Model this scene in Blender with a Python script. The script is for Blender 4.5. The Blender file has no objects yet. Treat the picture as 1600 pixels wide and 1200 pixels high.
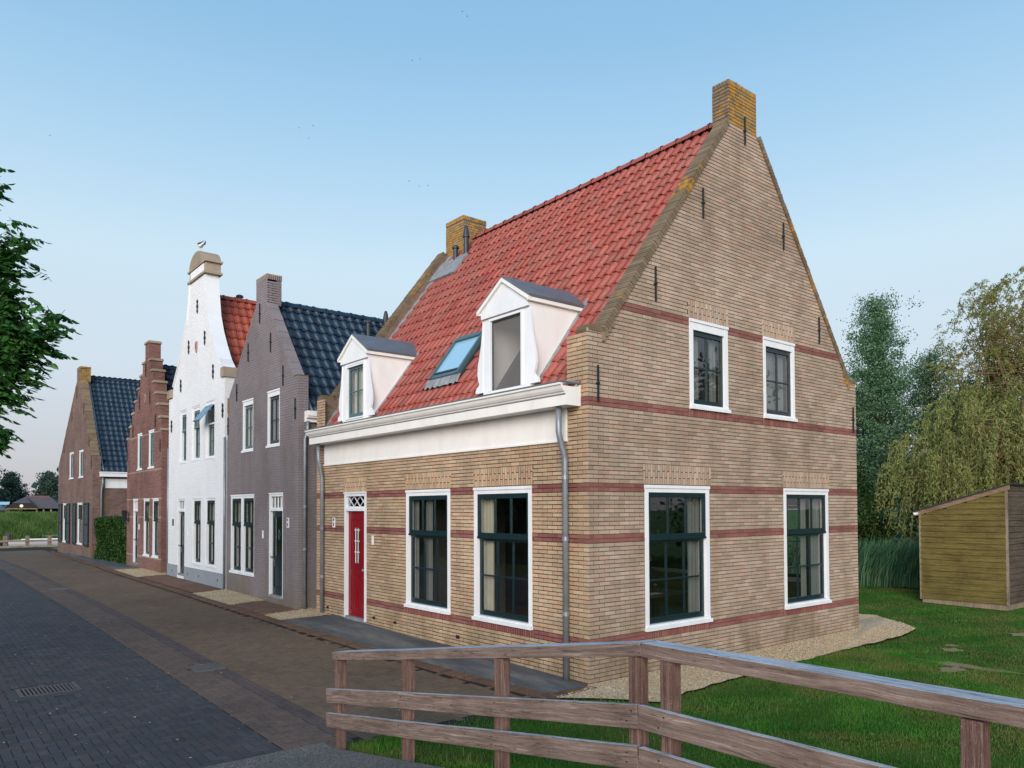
import bpy, math, random
import numpy as np
from mathutils import Vector, Matrix
random.seed(7); rng = np.random.default_rng(7)
S = bpy.context.scene
COL = S.collection

# ------------------------------------------------------------------ camera
CAM = np.array([-7.737, -7.752, 2.553]); FPX = 1186.4; SHY = 163.8
YAW, PITCH, ROLL = 0.68444, 0.02524, -0.00349
def cam_axes():
    f = np.array([math.sin(YAW)*math.cos(PITCH), math.cos(YAW)*math.cos(PITCH), math.sin(PITCH)])
    r = np.array([math.cos(YAW), -math.sin(YAW), 0.0]); u = np.cross(r, f)
    return r*math.cos(ROLL)+u*math.sin(ROLL), -r*math.sin(ROLL)+u*math.cos(ROLL), f
CR, CU, CF = cam_axes()
cd = bpy.data.cameras.new("camera"); cam = bpy.data.objects.new("camera", cd); COL.objects.link(cam)
cam.matrix_world = Matrix(((CR[0], CU[0], -CF[0], CAM[0]), (CR[1], CU[1], -CF[1], CAM[1]), (CR[2], CU[2], -CF[2], CAM[2]), (0, 0, 0, 1)))
cd.sensor_width = 36; cd.lens = 36*FPX/1600; cd.shift_y = SHY/1600; cd.clip_end = 3000; cd.clip_start = 0.05
S.camera = cam

# ------------------------------------------------------------------ sky and light
W = bpy.data.worlds.new("World"); S.world = W; W.use_nodes = True
wn = W.node_tree; wn.nodes.clear()
sky = wn.nodes.new("ShaderNodeTexSky"); sky.sky_type = 'NISHITA'; sky.sun_disc = False
SUN_EL, SUN_AZ = math.radians(13), math.radians(230)      # azimuth clockwise from +Y
sky.sun_elevation = SUN_EL; sky.sun_rotation = SUN_AZ
sky.air_density = 1.0; sky.dust_density = 1.0; sky.ozone_density = 2.0
bg = wn.nodes.new("ShaderNodeBackground"); bg.inputs[1].default_value = 0.12
wo = wn.nodes.new("ShaderNodeOutputWorld")
tc = wn.nodes.new("ShaderNodeTexCoord"); sp = wn.nodes.new("ShaderNodeSeparateXYZ"); rp = wn.nodes.new("ShaderNodeValToRGB"); mx = wn.nodes.new("ShaderNodeMix"); mx.data_type = 'RGBA'
sc3 = wn.nodes.new("ShaderNodeVectorMath"); sc3.operation = 'SCALE'
wn.links.new(tc.outputs['Generated'], sp.inputs[0]); wn.links.new(sp.outputs[2], rp.inputs[0])
SKY = [(0, (.52, .50, .55)), (.06, (.60, .60, .66)), (.17, (.68, .77, .85)), (.3, (.66, .84, .96)), (.4, (.48, .73, .94)), (.52, (.32, .59, .86)), (.75, (.19, .43, .74)), (1, (.14, .35, .66))]
while len(rp.color_ramp.elements) < len(SKY): rp.color_ramp.elements.new(.5)
for e, (p, c) in zip(rp.color_ramp.elements, SKY): e.position = p; e.color = (*c, 1)
EXPO = 0.45                                                # dusk glow high up: the haze-whitened evening gradient over the physical sky
sc3.inputs[3].default_value = 1/(.12*2**EXPO)
wn.links.new(rp.outputs[0], sc3.inputs[0]); mx.inputs[0].default_value = .12
wn.links.new(sc3.outputs[0], mx.inputs[6]); wn.links.new(sky.outputs[0], mx.inputs[7])
wn.links.new(mx.outputs[2], bg.inputs[0]); wn.links.new(bg.outputs[0], wo.inputs[0])
sd = bpy.data.lights.new("sun", 'SUN'); sd.energy = 3.6; sd.angle = math.radians(45); sd.color = (1.0, 0.93, 0.87)
sun = bpy.data.objects.new("sun", sd); COL.objects.link(sun)
sdir = Vector((math.sin(SUN_AZ)*math.cos(SUN_EL), math.cos(SUN_AZ)*math.cos(SUN_EL), math.sin(SUN_EL)))
sun.rotation_euler = sdir.to_track_quat('Z', 'Y').to_euler(); sun.location = (-20, -20, 30)
S.view_settings.view_transform = 'Standard'; S.view_settings.look = 'None'
S.view_settings.gamma = 1; S.view_settings.use_curve_mapping = False; S.view_settings.exposure = EXPO
S.cycles.max_bounces = 6; S.cycles.transparent_max_bounces = 16; S.cycles.use_denoising = True

# ------------------------------------------------------------------ helpers: objects
WP = {}
def thing(name, label, cat, loc, group=None, kind=None):
    o = bpy.data.objects.new(name, None); COL.objects.link(o); o.location = loc; o.empty_display_size = 0.2
    o['label'] = label; o['category'] = cat
    if group: o['group'] = group
    if kind: o['kind'] = kind
    WP[o.name] = Vector(loc); return o
def tag(o, label, cat, group=None):
    o['label'] = label; o['category'] = cat
    if group: o['group'] = group
    return o
def place(o, w, parent):
    COL.objects.link(o); WP[o.name] = Vector(w)
    if parent is not None:
        o.parent = parent; o.location = Vector(w) - WP[parent.name]
    else: o.location = w
    return o
def mesh_arrays(name, V, F, mats, tone=None, matidx=None, smooth=False):
    V = np.asarray(V, float); me = bpy.data.meshes.new(name)
    if isinstance(F, np.ndarray):
        n, k = F.shape
        me.vertices.add(len(V)); me.vertices.foreach_set('co', V.ravel())
        me.loops.add(n*k); me.loops.foreach_set('vertex_index', F.ravel().astype(np.int32))
        me.polygons.add(n); me.polygons.foreach_set('loop_start', np.arange(0, n*k, k, dtype=np.int32))
        try: me.polygons.foreach_set('loop_total', np.full(n, k, dtype=np.int32))
        except Exception: pass
        me.update(calc_edges=True)
    else:
        me.from_pydata([tuple(v) for v in V], [], F); me.update()
    for m in (mats if isinstance(mats, (list, tuple)) else [mats]): me.materials.append(m)
    if matidx is not None: me.polygons.foreach_set('material_index', np.asarray(matidx, dtype=np.int32))
    if tone is not None:
        a = me.attributes.new('tone', 'FLOAT', 'POINT'); a.data.foreach_set('value', np.asarray(tone, dtype=np.float32))
    me.polygons.foreach_set('use_smooth', np.full(len(me.polygons), bool(smooth), dtype=bool))
    return me
def part(name, V, F, mats, parent=None, tone=None, matidx=None, smooth=False, kind=None, label=None, bevel=0):
    V = np.asarray(V, float); c = (V.min(0)+V.max(0))/2
    if parent is None: c[2] = V[:, 2].min()
    me = mesh_arrays(name, V-c, F, mats, tone, matidx, smooth)
    o = bpy.data.objects.new(name, me)
    if kind: o['kind'] = kind
    if label: o['label'] = label
    place(o, c, parent)
    if bevel:
        b = o.modifiers.new('bevel', 'BEVEL'); b.width = bevel; b.segments = 2; b.limit_method = 'ANGLE'; b.angle_limit = math.radians(40)
    return o

class MB:
    def __init__(s): s.v = []; s.f = []; s.m = []; s.t = []; s.tone = 0.5; s.mi = 0
    def add(s, V, F):
        b = len(s.v); s.v += [tuple(map(float, p)) for p in V]; s.t += [s.tone]*len(V)
        s.f += [tuple(b+i for i in f) for f in F]; s.m += [s.mi]*len(F); return s
    def hexa(s, P): return s.add(P, [(0, 3, 2, 1), (4, 5, 6, 7), (0, 1, 5, 4), (1, 2, 6, 5), (2, 3, 7, 6), (3, 0, 4, 7)])
    def box(s, x0, x1, y0, y1, z0, z1):
        return s.hexa([(x0, y0, z0), (x1, y0, z0), (x1, y1, z0), (x0, y1, z0), (x0, y0, z1), (x1, y0, z1), (x1, y1, z1), (x0, y1, z1)])
    def fbox(s, fr, u0, u1, z0, z1, d0, d1):
        return s.hexa([fr(u0, z0, d1), fr(u1, z0, d1), fr(u1, z0, d0), fr(u0, z0, d0), fr(u0, z1, d1), fr(u1, z1, d1), fr(u1, z1, d0), fr(u0, z1, d0)])
    def fpoly(s, fr, pts, d0, d1):                       # extruded polygon in a wall frame, pts (u, z)
        n = len(pts); V = [fr(u, z, d1) for u, z in pts]+[fr(u, z, d0) for u, z in pts]
        F = [tuple(range(n)), tuple(range(2*n-1, n-1, -1))]+[(i, i+n, (i+1) % n+n, (i+1) % n) for i in range(n)]
        return s.add(V, F)
    def ext(s, pts3, vec):                               # extrude a 3D polygon by a vector
        n = len(pts3); A = [Vector(p) for p in pts3]; B = [p+Vector(vec) for p in A]
        return s.add(A+B, [tuple(range(n-1, -1, -1)), tuple(range(n, 2*n))]+[(i, (i+1) % n, (i+1) % n+n, i+n) for i in range(n)])
    def tube(s, pts, r, n=10, caps=True):
        P = [Vector(p) for p in pts]; R = r if isinstance(r, (list, tuple)) else [r]*len(P); V = []; up0 = Vector((0, 0, 1))
        for i, p in enumerate(P):
            t = (P[min(i+1, len(P)-1)]-P[max(i-1, 0)]).normalized()
            a = t.cross(up0 if abs(t.z) < .95 else Vector((1, 0, 0))).normalized(); b = t.cross(a)
            V += [p+(a*math.cos(2*math.pi*k/n)+b*math.sin(2*math.pi*k/n))*R[i] for k in range(n)]
        F = [(i*n+k, i*n+(k+1) % n, (i+1)*n+(k+1) % n, (i+1)*n+k) for i in range(len(P)-1) for k in range(n)]
        if caps: F += [tuple(range(n-1, -1, -1)), tuple(range((len(P)-1)*n, len(P)*n))]
        return s.add(V, F)
    def build(s, name, mats, parent=None, **k):
        return part(name, s.v, s.f, mats, parent, tone=s.t, matidx=s.m if isinstance(mats, (list, tuple)) else None, **k)

def frame(O, U, N):
    O, U, N = map(Vector, (O, U, N))
    def fr(u, z, d=0.0): return O+U*u+N*d+Vector((0, 0, z))
    fr.O, fr.U, fr.N = O, U, N
    return fr
def proj(P):
    d = np.asarray(P)-CAM; z = d@CF
    return 800+FPX*(d@CR)/z, 600+SHY-FPX*(d@CU)/z, z
def inframe(P, m=0):
    x, y, z = proj(P); return (z > 0) & (x > -m) & (x < 1600+m) & (y > -m) & (y < 1200+m)
def replicate(bv, bf, R, T, tones):                      # bv (n,3) bf (m,k) R (k,3,3) T (k,3)
    bv = np.asarray(bv); bf = np.asarray(bf); k = len(T)
    V = np.einsum('kij,nj->kni', R, bv)+T[:, None, :]
    F = bf[None]+(np.arange(k)*len(bv))[:, None, None]
    return V.reshape(-1, 3), F.reshape(-1, bf.shape[1]), np.repeat(tones, len(bv))
GROUNDY = [-40, 0, 9, 14, 26, 33, 43, 80]; GROUNDZ = [0, 0, .15, .22, .28, .22, .12, -.05]
def hz(y): return np.interp(y, GROUNDY, GROUNDZ)
# row houses share one street line (X = XR); y and z of their measured points
XR = -0.30
def ry(v): return 0.0845+1.0109*v
def rz(v): return -0.028+1.0109*v

# ------------------------------------------------------------------ materials
def lin(c): return tuple(((x/255)/12.92 if x/255 <= .04045 else ((x/255+.055)/1.055)**2.4) for x in c)
class NT:
    def __init__(s, name):
        s.mat = bpy.data.materials.new(name); s.mat.use_nodes = True; s.t = s.mat.node_tree; s.t.nodes.clear()
        s.out = s.n('OutputMaterial'); s.p = s.n('BsdfPrincipled'); s.l(s.p.outputs[0], s.out.inputs[0])
    def n(s, typ, **k):
        x = s.t.nodes.new('ShaderNode'+typ)
        for a, b in k.items(): setattr(x, a, b)
        return x
    def l(s, a, b): s.t.links.new(a, b)
    def pos(s, scale=(1, 1, 1), obj=False):
        g = s.n('TexCoord').outputs['Object'] if obj else s.n('NewGeometry').outputs['Position']
        m = s.n('Mapping'); m.inputs['Scale'].default_value = scale; s.l(g, m.inputs[0]); return m.outputs[0]
    def noise(s, scale, detail=4, rough=.55, vec=None, dist=0):
        x = s.n('TexNoise'); x.inputs['Scale'].default_value = scale; x.inputs['Detail'].default_value = detail
        x.inputs['Roughness'].default_value = rough; x.inputs['Distortion'].default_value = dist
        s.l(vec if vec is not None else s.pos(), x.inputs['Vector']); return x.outputs[0]
    def ramp(s, fac, stops, interp='LINEAR'):
        r = s.n('ValToRGB'); r.color_ramp.interpolation = interp; e = r.color_ramp.elements
        while len(e) < len(stops): e.new(.5)
        for i, (p, c) in enumerate(stops):
            e[i].position = p; e[i].color = (c, c, c, 1) if not isinstance(c, tuple) else (*c, 1)
        s.l(fac, r.inputs[0]); return r.outputs[0]
    def mix(s, fac, a, b, blend='MIX'):
        m = s.n('Mix', data_type='RGBA', blend_type=blend)
        for sock, v in ((m.inputs[0], fac), (m.inputs[6], a), (m.inputs[7], b)):
            if isinstance(v, bpy.types.NodeSocket): s.l(v, sock)
            elif isinstance(v, tuple): sock.default_value = (*v, 1)
            else: sock.default_value = v
        return m.outputs[2]
    def math(s, op, a, b=0.0, c=None):
        m = s.n('Math', operation=op)
        for sock, v in zip(m.inputs, (a, b) if c is None else (a, b, c)):
            if isinstance(v, bpy.types.NodeSocket): s.l(v, sock)
            else: sock.default_value = v
        return m.outputs[0]
    def tone(s):
        a = s.n('Attribute', attribute_name='tone'); o = s.n('ObjectInfo')
        return s.math('FRACT', s.math('ADD', a.outputs['Fac'], o.outputs['Random']))
    def bump(s, h, strength=.4, dist=.01):
        b = s.n('Bump'); b.inputs['Strength'].default_value = strength; b.inputs['Distance'].default_value = dist
        s.l(h, b.inputs['Height']); s.l(b.outputs[0], s.p.inputs['Normal'])
    def done(s, col, rough=.8, spec=.35, metal=0, coat=0):
        for nm, v in (('Base Color', col), ('Roughness', rough)):
            if isinstance(v, bpy.types.NodeSocket): s.l(v, s.p.inputs[nm])
            elif isinstance(v, tuple): s.p.inputs[nm].default_value = (*v, 1)
            else: s.p.inputs[nm].default_value = v
        s.p.inputs['Specular IOR Level'].default_value = spec; s.p.inputs['Metallic'].default_value = metal
        s.p.inputs['Coat Weight'].default_value = coat
        return s.mat

def brick_mat(name, cols, stain=.25, rough=.88, bump=.22, lichen=None, damp=None, paint=False, streak=None):
    n = NT(name); t = n.tone(); k = len(cols)
    c = n.ramp(t, [(i/(k-1), x) for i, x in enumerate(cols)], 'LINEAR')
    f = n.noise(60, 5, .7); c = n.mix(.4, c, n.ramp(f, [(.25, .65), (.75, 1.2)]), 'MULTIPLY')
    b = n.noise(1.3, 5, .6, n.pos((1, 1, .45))); c = n.mix(stain, c, n.ramp(b, [(.34, (.5, .46, .42)), (.5, (.95, .94, .93)), (.64, (1.18, 1.17, 1.2))]), 'MULTIPLY'); c = n.mix(stain, c, n.ramp(n.noise(.42, 4, .6), [(.38, (.8, .76, .7)), (.6, (1.12, 1.1, 1.08))]), 'MULTIPLY')
    if lichen:
        a = n.noise(7, 6, .72); a2 = n.noise(1.1, 3, .6)
        m = n.math('MULTIPLY', n.ramp(a, [(.46, 0.), (.56, 1.)]), n.ramp(a2, [(lichen, 0.), (lichen+.08, 1.)]))
        c = n.mix(n.math('MULTIPLY', m, .8), c, lin((186, 132, 34)))
    if damp:                                                 # green and dark growth low on the wall
        z0, z1 = damp; sp = n.n('SeparateXYZ'); n.l(n.n('NewGeometry').outputs['Position'], sp.inputs[0])
        g = n.math('SUBTRACT', 1.0, n.ramp(n.math('DIVIDE', sp.outputs[2], z1), [(z0/z1, 0.), (1., 1.)]))
        q = n.math('MULTIPLY', g, n.ramp(n.noise(2.2, 6, .7, n.pos((1, 1, .35))), [(.42, 0.), (.66, .85)]))
        c = n.mix(q, c, lin((110, 98, 68)))
    if streak:                                               # olive run-off streaks below the sills
        sp2 = n.n('SeparateXYZ'); n.l(n.n('NewGeometry').outputs['Position'], sp2.inputs[0])
        zr = n.ramp(n.math('DIVIDE', sp2.outputs[2], 5.), [(streak[0]/5, 0.), (streak[1]/5-.02, 1.), (streak[1]/5, 0.)])
        q2 = n.math('MULTIPLY', zr, n.ramp(n.noise(1.0, 3, .5, n.pos((3, 3.4, .22))), [(.56, 0.), (.66, .75)])); c = n.mix(q2, c, lin((98, 94, 70)))
    n.bump(n.noise(45, 6, .75), bump, .006 if not paint else .004)
    return n.done(c, rough, .25)
M = {}
GAB = [lin(x) for x in ((155, 137, 120), (167, 148, 129), (176, 156, 137), (164, 141, 123), (179, 151, 131), (184, 165, 147), (161, 145, 130))]
FAC = [lin(x) for x in ((176, 152, 126), (188, 163, 134), (172, 145, 118), (188, 152, 124), (196, 172, 142), (168, 144, 120), (184, 160, 136))]
M['brick_gable'] = brick_mat('weathered_beige_brick', GAB, .45, damp=(.02, 1.1))
M['brick_facade'] = brick_mat('yellow_brick', FAC, .35, damp=(.02, .95))
M['brick_red'] = brick_mat('red_band_brick', [lin(x) for x in ((132, 82, 76), (144, 92, 86), (126, 78, 76), (150, 102, 94), (136, 86, 82))], .5)
M['brick_lichen'] = brick_mat('lichen_brick', [lin(x) for x in ((128, 112, 84), (146, 126, 96), (120, 104, 80), (138, 118, 84))], .5, lichen=.3)
M['brick_coping'] = brick_mat('coping_brick', [lin(x) for x in ((116, 100, 80), (128, 111, 90), (106, 92, 75), (136, 118, 96))], .5, lichen=.56)
M['brick_dark'] = brick_mat('brown_brick', [lin(x) for x in ((120, 98, 92), (130, 106, 99), (110, 90, 86), (138, 112, 102), (106, 86, 82))], .5, damp=(.1, 1.0))
M['brick_step'] = brick_mat('red_brown_brick', [lin(x) for x in ((126, 92, 88), (138, 102, 96), (118, 84, 82), (144, 106, 96), (132, 88, 82))], .5, damp=(.1, 1.1))
M['brick_grey'] = brick_mat('grey_painted_brick', [lin(x) for x in ((128, 119, 121), (132, 123, 125), (126, 118, 119))], .4, .7, .35, damp=(.2, 1.1), paint=True, streak=(3.0, 4.1))
M['brick_white'] = brick_mat('white_painted_brick', [lin(x) for x in ((226, 227, 229), (229, 229, 231), (223, 224, 226))], .1, .6, .3, paint=True)
M['sandstone'] = brick_mat('sandstone', [lin(x) for x in ((152, 138, 120), (162, 148, 130))], .5)
def simple(name, col, rough=.7, spec=.35, var=.12, vs=8, metal=0, coat=0, bump=0, bs=40):
    n = NT(name); c = n.mix(1.0, col, n.ramp(n.noise(vs, 5, .6), [(.3, 1-var), (.7, 1+var)]), 'MULTIPLY')
    if bump: n.bump(n.noise(bs, 5, .6), bump, .005)
    return n.done(c, rough, spec, metal, coat)
M['mortar'] = simple('mortar', lin((98, 82, 70)), .95, .1, .25, 10, bump=.6)
M['mortar_fac'] = simple('facade_mortar', lin((58, 48, 42)), .95, .1, .25, 10, bump=.6)
M['mortar_dark'] = simple('dark_mortar', lin((112, 98, 90)), .95, .1, .25, 10, bump=.6)
M['mortar_grey'] = simple('grey_painted_joint', lin((112, 104, 106)), .8, .2, .1)
M['mortar_white'] = simple('white_painted_joint', lin((214, 213, 212)), .7, .2, .05)
def painted(name, col, dirt=.12, rough=.42):
    n = NT(name); c = n.mix(1.0, col, n.ramp(n.noise(3, 6, .65, n.pos((1, 1, .4))), [(.3, 1-dirt), (.6, 1.)]), 'MULTIPLY')
    c = n.mix(n.ramp(n.noise(55, 3, .6), [(.66, 0.), (.74, .25)]), c, lin((150, 142, 130))); n.bump(n.noise(26, 3, .5, n.pos((1, 1, .2))), .12, .002)
    return n.done(c, rough, .4)
M['white'] = painted('white_paint', lin((230, 230, 231)), .1)
M['cream'] = painted('cream_paint', lin((236, 231, 226)), .1)
M['green'] = painted('dark_green_paint', lin((22, 42, 46)), .1, .3)
M['sash_mid'] = painted('weathered_green_paint', lin((72, 96, 100)), .1, .35)
M['bluepaint'] = painted('blue_grey_paint', lin((104, 138, 160)), .1, .35)
M['red_paint'] = painted('red_door_paint', lin((132, 8, 26)), .08, .28)
M['black_iron'] = simple('black_iron', lin((28, 30, 34)), .5, .5, .2)
M['zinc'] = simple('zinc', lin((132, 138, 144)), .42, .5, .18, 5, metal=.35)
M['zinc_dark'] = simple('zinc_roof', lin((104, 106, 112)), .5, .5, .15, 4, metal=.2)
M['lead'] = simple('lead_flashing', lin((134, 136, 138)), .6, .4, .3, 6, bump=.3, bs=9)
M['dark_plastic'] = simple('dark_plastic', lin((50, 54, 60)), .45)
M['slat'] = simple('dark_slat_paint', lin((46, 56, 58)), .5)
M['plinth'] = simple('grey_plinth_paint', lin((140, 146, 152)), .75, .2, .08, 3, bump=.2)
def tile_mat(name, cols, rough, coat, litter):
    n = NT(name); t = n.tone(); c = n.ramp(t, [(i/(len(cols)-1), x) for i, x in enumerate(cols)])
    c = n.mix(.6, c, n.ramp(n.noise(14, 6, .7), [(.28, (.62, .6, .6)), (.6, (1.05, 1.03, 1.02))]), 'MULTIPLY')
    if litter:
        c = n.mix(n.math('MULTIPLY', n.ramp(n.noise(38, 3, .6), [(.66, 0.), (.7, 1.)]), litter), c, lin((190, 178, 160)))
        c = n.mix(n.math('MULTIPLY', n.ramp(n.noise(2.0, 6, .75, n.pos((1, 1, .5))), [(.42, 0.), (.66, .8)]), litter), c, lin((134, 104, 94)))
    n.bump(n.noise(50, 4, .6), .2, .003); return n.done(c, rough, .4, 0, coat)
M['tile_red'] = tile_mat('red_pantile', [lin(x) for x in ((150, 68, 58), (162, 78, 66), (134, 62, 54), (170, 88, 76), (154, 70, 62))], .62, .0, .55)
M['tile_orange'] = tile_mat('orange_red_pantile', [lin(x) for x in ((158, 70, 52), (168, 78, 58), (150, 66, 50), (176, 86, 66))], .6, .0, .2)
M['tile_blue'] = tile_mat('blue_glazed_pantile', [lin(x) for x in ((24, 48, 68), (30, 55, 76), (20, 42, 60), (35, 60, 80))], .55, .05, .0)
M['roof_board'] = simple('roof_board', lin((52, 38, 34)), .9)
def glass(name, tint=(.92, .96, .96), refl=1.0, trans=.8):
    n = NT(name); n.t.nodes.remove(n.p)
    tr = n.n('BsdfTransparent'); tr.inputs[0].default_value = (*[x*trans for x in tint], 1)
    gl = n.n('BsdfGlossy'); gl.inputs['Roughness'].default_value = .015; gl.inputs[0].default_value = (refl,)*3+(1,)
    b = n.n('Bump'); b.inputs['Strength'].default_value = .05; b.inputs['Distance'].default_value = .02; n.l(n.noise(2.2, 2, .5), b.inputs['Height']); n.l(b.outputs[0], gl.inputs['Normal'])
    fr = n.n('Fresnel'); n.l(n.math('SUBTRACT', 1.95, n.math('MULTIPLY', n.n('NewGeometry').outputs['Backfacing'], 1.4372)), fr.inputs[0])
    mx = n.n('MixShader'); n.l(fr.outputs[0], mx.inputs[0]); n.l(tr.outputs[0], mx.inputs[1]); n.l(gl.outputs[0], mx.inputs[2]); n.l(mx.outputs[0], n.out.inputs[0])
    return n.mat
M['glass'] = glass('window_glass')
M['glass_dim'] = glass('leaded_glass', trans=.45)
M['curtain'] = simple('cream_curtain', lin((200, 190, 170)), .9, .1, .1, 3)
M['curtain_grey'] = simple('grey_curtain', lin((128, 128, 124)), .9, .1, .1, 3)
M['room'] = simple('room_plaster', lin((124, 119, 110)), .9, .1)
M['room_floor'] = simple('room_floor', lin((84, 66, 50)), .6, .3)
M['screen'] = simple('insect_screen', lin((126, 122, 120)), .8, .2, .05)
def wood(name, cols, axis, rough=.75, streak=.5, knots=True):
    n = NT(name); sc = {'X': (1.5, 40, 40), 'Y': (40, 1.5, 40), 'Z': (40, 40, 1.5)}[axis]
    o = n.n('ObjectInfo'); tc_ = n.n('TexCoord').outputs['Object']; m3 = n.math('MULTIPLY', o.outputs['Random'], 50.)
    low = n.n('TexNoise', noise_dimensions='4D'); low.inputs['Scale'].default_value = 1.6; low.inputs['Detail'].default_value = 2; n.l(tc_, low.inputs['Vector']); n.l(m3, low.inputs['W'])
    w1 = n.n('VectorMath', operation='SCALE'); n.l(low.outputs['Color'], w1.inputs[0]); w1.inputs[3].default_value = .06
    w2 = n.n('VectorMath', operation='ADD'); n.l(tc_, w2.inputs[0]); n.l(w1.outputs[0], w2.inputs[1])
    va = n.n('Mapping'); va.inputs['Scale'].default_value = sc; n.l(w2.outputs[0], va.inputs[0]); cb = n.n('CombineXYZ'); n.l(m3, cb.inputs[0]); n.l(m3, cb.inputs[1]); n.l(m3, cb.inputs[2]); n.l(cb.outputs[0], va.inputs['Location'])
    g = n.noise(1.0, 7, .72, va.outputs[0], .35); c = n.ramp(g, [(.28, cols[0]), (.47, cols[1]), (.6, cols[2]), (.74, cols[3])])
    fine = n.noise(4.5, 4, .7, va.outputs[0]); c = n.mix(streak, c, n.ramp(fine, [(.3, .62), (.65, 1.18)]), 'MULTIPLY')
    c = n.mix(.75, c, n.ramp(n.noise(1.8, 5, .65), [(.32, (.62, .58, .54)), (.52, (1., .98, .96)), (.7, (1.15, 1.12, 1.1))]), 'MULTIPLY')
    ck = n.noise(.55, 3, .5, va.outputs[0]); c = n.mix(n.ramp(ck, [(.485, 0.), (.5, .75), (.515, 0.)]), c, lin((58, 46, 42))); c = n.mix(n.ramp(n.noise(90, 3, .6), [(.62, 0.), (.7, .35)]), c, lin((188, 180, 172)))
    n.bump(n.math('ADD', g, fine), .9, .01); return n.done(c, rough, .18)
FW = [lin(x) for x in ((96, 80, 72), (126, 107, 98), (146, 127, 117), (190, 176, 165))]
M['fence_y'] = wood('weathered_rail_wood', FW, 'Y'); M['fence_z'] = wood('weathered_post_wood', [lin(x) for x in ((78, 54, 48), (112, 86, 78), (132, 106, 96), (168, 146, 136))], 'Z')
M['fence_top'] = wood('sky_tinted_silvered_wood', [lin(x) for x in ((160, 170, 182), (178, 186, 196), (190, 197, 206), (206, 211, 217))], 'Y', .85, .5)  # top faces: weathered silver-grey with the sky's bluish light painted into the colour
M['shed_y'] = wood('green_stained_board', [lin(x) for x in ((70, 58, 36), (100, 90, 46), (116, 104, 56), (130, 110, 80))], 'Y', .8)
M['shed_x'] = wood('grey_weathered_board', [lin(x) for x in ((62, 54, 46), (86, 76, 66), (102, 92, 80), (120, 108, 96))], 'X', .8)
M['shed_trim'] = wood('trim_board', [lin(x) for x in ((108, 88, 72), (132, 110, 92), (146, 122, 102), (156, 136, 116))], 'Y', .8)
M['shed_corner'] = wood('corner_board', [lin(x) for x in ((120, 108, 92), (140, 126, 108), (152, 138, 118), (160, 146, 126))], 'Z', .8)
def paver_mat(name, cols, rough=.85):
    n = NT(name); c = n.ramp(n.tone(), [(i/(len(cols)-1), x) for i, x in enumerate(cols)])
    c = n.mix(.6, c, n.ramp(n.noise(48, 5, .7), [(.3, .6), (.7, 1.3)]), 'MULTIPLY')
    c = n.mix(.6, c, n.ramp(n.noise(.55, 5, .65), [(.3, (.7, .68, .66)), (.65, (1.15, 1.12, 1.08))]), 'MULTIPLY')
    c = n.mix(n.ramp(n.noise(150, 2, .5), [(.7, 0.), (.76, .5)]), c, lin((150, 145, 135)))
    n.bump(n.noise(70, 5, .7), .2, .003); return n.done(c, n.ramp(n.noise(6, 4, .6), [(.3, rough-.08), (.7, rough+.08)]), .2)
M['pav_dark'] = paver_mat('blue_black_paver', [lin(x) for x in ((62, 63, 68), (70, 70, 74), (78, 71, 71), (64, 65, 71), (76, 77, 81), (62, 62, 67), (68, 71, 77))], .8)
M['pav_brown'] = paver_mat('red_brown_paver', [lin(x) for x in ((94, 80, 75), (100, 85, 78), (88, 77, 74), (106, 89, 80), (97, 84, 79))])
M['pav_ochre'] = paver_mat('ochre_paver', [lin(x) for x in ((104, 87, 73), (110, 92, 76), (99, 83, 70), (114, 96, 79), (106, 88, 76))])
M['pav_gutter'] = paver_mat('gutter_paver', [lin(x) for x in ((84, 74, 73), (90, 79, 76), (79, 70, 71))])
M['pav_path'] = paver_mat('path_paver', [lin(x) for x in ((112, 88, 74), (122, 94, 78), (102, 80, 70))])
M['kerb'] = paver_mat('kerb_brick', [lin(x) for x in ((96, 76, 66), (110, 84, 70), (88, 70, 62), (118, 92, 76))])
def slab_mat():
    n = NT('dark_slab'); a = n.noise(1.6, 7, .7, n.pos((1.2, .35, 1))); c = n.ramp(a, [(.3, lin((66, 68, 70))), (.5, lin((92, 93, 93))), (.62, lin((118, 116, 110))), (.75, lin((150, 148, 142)))])
    c = n.mix(.5, c, n.ramp(n.noise(40, 5, .7), [(.3, .6), (.7, 1.25)]), 'MULTIPLY'); n.bump(n.noise(60, 5, .7), .5, .004); return n.done(c, .75, .3)
M['slab'] = slab_mat()
M['joint_sand'] = simple('joint_sand', lin((50, 46, 42)), .95, .1, .3, 12)
def gravel_mat(name, cols):
    n = NT(name); v = n.n('TexVoronoi'); v.inputs['Scale'].default_value = 55; n.l(n.pos(), v.inputs['Vector'])
    sp = n.n('SeparateColor'); n.l(v.outputs['Color'], sp.inputs[0])
    c = n.ramp(sp.outputs[0], [(i/(len(cols)-1), x) for i, x in enumerate(cols)]); c = n.mix(.5, c, n.ramp(n.noise(1.1, 5, .6), [(.3, .72), (.7, 1.1)]), 'MULTIPLY')
    n.bump(n.math('MULTIPLY', v.outputs['Distance'], -1.), .9, .012); return n.done(c, .9, .2)
GRV = [lin(x) for x in ((178, 150, 116), (200, 178, 144), (158, 132, 100), (216, 202, 174), (190, 164, 126))]
M['gravel'] = gravel_mat('beige_gravel', GRV)
M['tarmac'] = gravel_mat('chip_tarmac', [lin(x) for x in ((96, 94, 90), (124, 122, 116), (78, 76, 74), (142, 138, 130))])
n = NT('pebble'); M['pebble'] = n.done(n.ramp(n.tone(), [(i/4, x) for i, x in enumerate(GRV)]), .8, .3)
n = NT('soil_under_grass'); n.bump(n.noise(60, 5, .7), 1., .02)
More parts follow.
